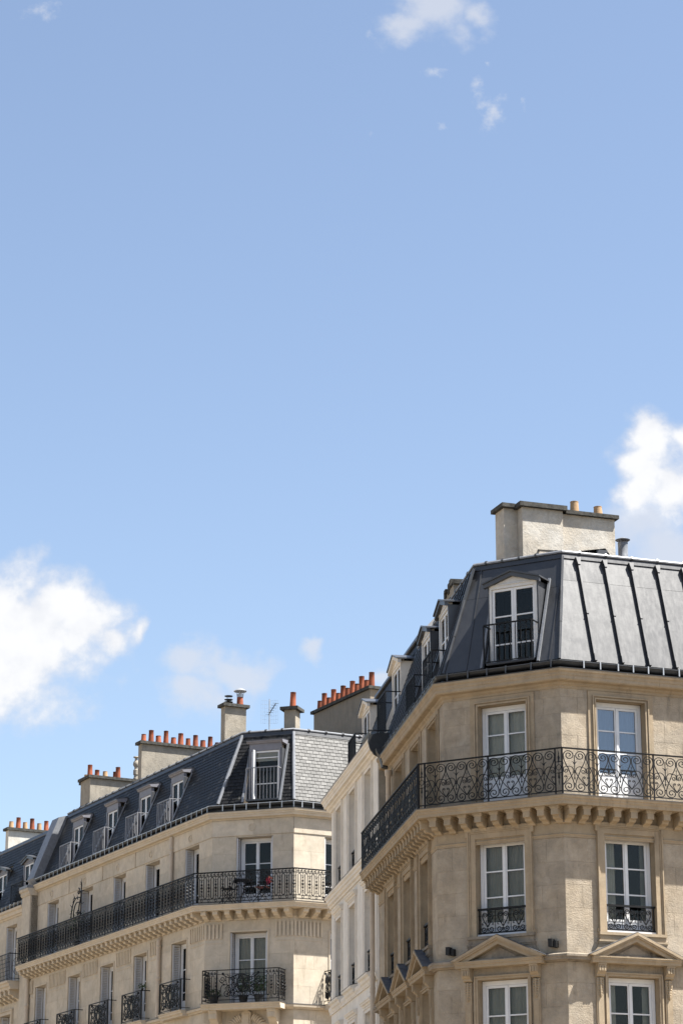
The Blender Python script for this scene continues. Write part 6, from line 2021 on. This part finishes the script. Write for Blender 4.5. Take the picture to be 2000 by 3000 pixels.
# ================================================================ things on the balconies
def folding_chair(fr, u, o, z, ang, label):
    p = fr.P(u, o, z)
    t = top('folding_chair', tuple(p), label, 'chair', 'folding chairs on the long balcony')
    ca, sa = math.cos(ang), math.sin(ang)
    X = Vector((ca, sa, 0)); Y = Vector((-sa, ca, 0))
    W_ = 0.19
    mb = MB()
    for sx in (-1, 1):
        mb.tube([p + X * (sx * W_) + Y * -0.22 + Vector((0, 0, 0.0)), p + X * (sx * W_) + Y * 0.18 + Vector((0, 0, 0.46))], 0.011, 6)
    obj('front_legs', mb, 'iron', t, True)
    mb = MB()
    for sx in (-1, 1):
        mb.tube([p + X * (sx * (W_ - 0.03)) + Y * 0.24, p + X * (sx * (W_ - 0.03)) + Y * -0.16 + Vector((0, 0, 0.46)), p + X * (sx * (W_ - 0.03)) + Y * -0.28 + Vector((0, 0, 0.80))], 0.011, 6)
    obj('back_legs', mb, 'iron', t, True)
    for k in range(5):
        mb = MB()
        c = p + Y * (-0.14 + 0.075 * k) + Vector((0, 0, 0.46))
        mb.hexa([c + X * -W_ + Y * -0.03, c + X * W_ + Y * -0.03, c + X * W_ + Y * 0.03, c + X * -W_ + Y * 0.03] + [v + Vector((0, 0, 0.014)) for v in (c + X * -W_ + Y * -0.03, c + X * W_ + Y * -0.03, c + X * W_ + Y * 0.03, c + X * -W_ + Y * 0.03)])
        obj('seat_slat', mb, 'redpot' if 'red' in label else 'iron', t)
    for k in range(2):
        mb = MB()
        c = p + Y * (-0.24 - 0.025 * k) + Vector((0, 0, 0.66 + 0.09 * k))
        mb.hexa([c + X * -W_ + Vector((0, 0, -0.03)), c + X * W_ + Vector((0, 0, -0.03)), c + X * W_ + Vector((0, 0, 0.03)), c + X * -W_ + Vector((0, 0, 0.03))] + [v + Y * 0.014 for v in (c + X * -W_ + Vector((0, 0, -0.03)), c + X * W_ + Vector((0, 0, -0.03)), c + X * W_ + Vector((0, 0, 0.03)), c + X * -W_ + Vector((0, 0, 0.03)))])
        obj('back_slat', mb, 'redpot' if 'red' in label else 'iron', t)
folding_chair(LC, 2.05, 0.22, 14.066, LC.rot + 1.57, 'black folding chair on the corner balcony, left of the window')
folding_chair(LC, 0.95, 0.22, 14.066, LC.rot + 1.57, 'folding chair with red slats on the corner balcony before the window')
pp = LC.P(1.55, 0.22, 14.066)
tb = top('balcony_table', tuple(pp), 'small dark round table between the two folding chairs', 'table')
mb = MB(); mb.lathe(pp, [(0.27, 0.69), (0.28, 0.70), (0.28, 0.715), (0.26, 0.72)], 20); obj('table_top', mb, 'iron', tb)
for k in range(3):
    mb = MB(); a = 2.1 * k
    mb.tube([pp + Vector((0.22 * math.cos(a), 0.22 * math.sin(a), 0)), pp + Vector((-0.15 * math.cos(a), -0.15 * math.sin(a), 0.69))], 0.011, 5); obj('leg', mb, 'iron', tb)
# pink cloth on the rail
pp = LC.P(0.72, 0.47, 14.55)
pc = MB()
for i in range(4):
    for j in range(4):
        def cp(i, j): return LC.P(0.62 + 0.035 * i, 0.43 + 0.02 * math.sin(i * 1.7 + j), 14.56 + 0.055 * j)
        if (i, j) in ((0, 0), (3, 0), (3, 1), (0, 3)): continue
        pc.prism([cp(i, j), cp(i + 1, j), cp(i + 1, j + 1), cp(i, j + 1)], [q + LC.n * 0.006 for q in (cp(i, j), cp(i + 1, j), cp(i + 1, j + 1), cp(i, j + 1))])
pko = top('pink_cloth', tuple(pp), 'small bright pink cloth hanging inside the corner balcony railing', 'cloth')
obj('fabric', pc, 'pink', pko)
# red planter on the sunlit balcony
pp = LR.P(1.10, 0.42, 14.07)
pt = top('planter_box', tuple(pp), 'dark red planter box on the sunlit end of the balcony', 'planter')
mb = MB()
mb.prism([LR.P(0.86, 0.34, 14.07), LR.P(1.30, 0.34, 14.07), LR.P(1.30, 0.46, 14.07), LR.P(0.86, 0.46, 14.07)], [LR.P(0.83, 0.32, 14.20), LR.P(1.33, 0.32, 14.20), LR.P(1.33, 0.475, 14.20), LR.P(0.83, 0.475, 14.20)])
obj('box', mb, 'redpot', pt)
mb = MB(); LR.box(mb, 0.81, 1.35, 0.31, 0.482, 14.201, 14.225); obj('rim', mb, 'redpot', pt)
mb = MB(); LR.box(mb, 0.84, 1.32, 0.33, 0.46, 14.226, 14.235); obj('soil', mb, 'soil', pt)

def pot_plant(base, label, h=0.45, r=0.13, n=60, group='potted plants on the balconies', spread=0.22):
    t = top('potted_plant', tuple(base), label, 'plant', group)
    mb = MB(); mb.lathe(base, [(r * 0.7, 0), (r * 0.95, r * 1.3), (r * 1.08, r * 1.32), (r * 1.08, r * 1.55), (r * 0.9, r * 1.55)], 14); obj('flower_pot', mb, 'gutter', t, True)
    mb = MB()
    for k in range(7):
        a = random.uniform(0, 6.28); q = random.uniform(0.3, 0.8)
        mb.tube([base + Vector((0, 0, r * 1.4)), base + Vector((spread * q * math.cos(a), spread * q * math.sin(a), h * random.uniform(0.7, 1)))], [0.006, 0.002], 4)
    obj('stems', mb, 'leaf', t)
    mb = MB()
    for k in range(n):
        a = random.uniform(0, 6.28); q = spread * math.sqrt(random.random()); z = h * random.uniform(0.45, 1.05)
        c = base + Vector((q * math.cos(a), q * math.sin(a), z))
        d = Vector((random.uniform(-1, 1), random.uniform(-1, 1), random.uniform(-0.3, 0.8))).normalized() * random.uniform(0.03, 0.055)
        w_ = d.cross(Vector((random.uniform(-1, 1), random.uniform(-1, 1), random.uniform(-1, 1)))).normalized() * 0.018
        mb.face([c - d, c + w_, c + d, c - w_])
    obj('leaves', mb, 'leaf', t, recalc=False, kind='stuff')
pot_plant(LC.P(1.0, 0.3, 11.06), 'leafy potted plant on the lower chamfer balcony, right of the window middle', 0.75, 0.15, 160, None, 0.26)
pot_plant(LC.P(1.5, 0.28, 11.06), 'bushy dark plant in the middle of the lower chamfer balcony', 0.70, 0.15, 160, None, 0.26)
pot_plant(LC.P(2.45, 0.30, 11.06), 'low dark potted plant at the left end of the lower chamfer balcony', 0.42, 0.16, 120, None, 0.22)
pot_plant(LF.P(4.35, 0.2, 11.98), 'small straggly plant perched on the balconette rail beside the drainpipe', 0.22, 0.05, 40, None, 0.12)
pot_plant(LF.P(15.0, 0.32, 14.066), 'small plant with a red bloom at the far left end of the long balcony', 0.3, 0.08, 40, None, 0.12)
pot_plant(LF.P(9.75, 0.36, 14.066), 'climbing plant behind the spiked iron divider', 1.15, 0.12, 120, None, 0.28)

sc.cycles.max_bounces = 6
sc.cycles.diffuse_bounces = 4
sc.cycles.glossy_bounces = 3
sc.cycles.transparent_max_bounces = 8
sc.cycles.caustics_reflective = False
sc.cycles.caustics_refractive = False
sc.cycles.use_denoising = True
world.cycles.sampling_method = 'MANUAL'
world.cycles.sample_map_resolution = 512
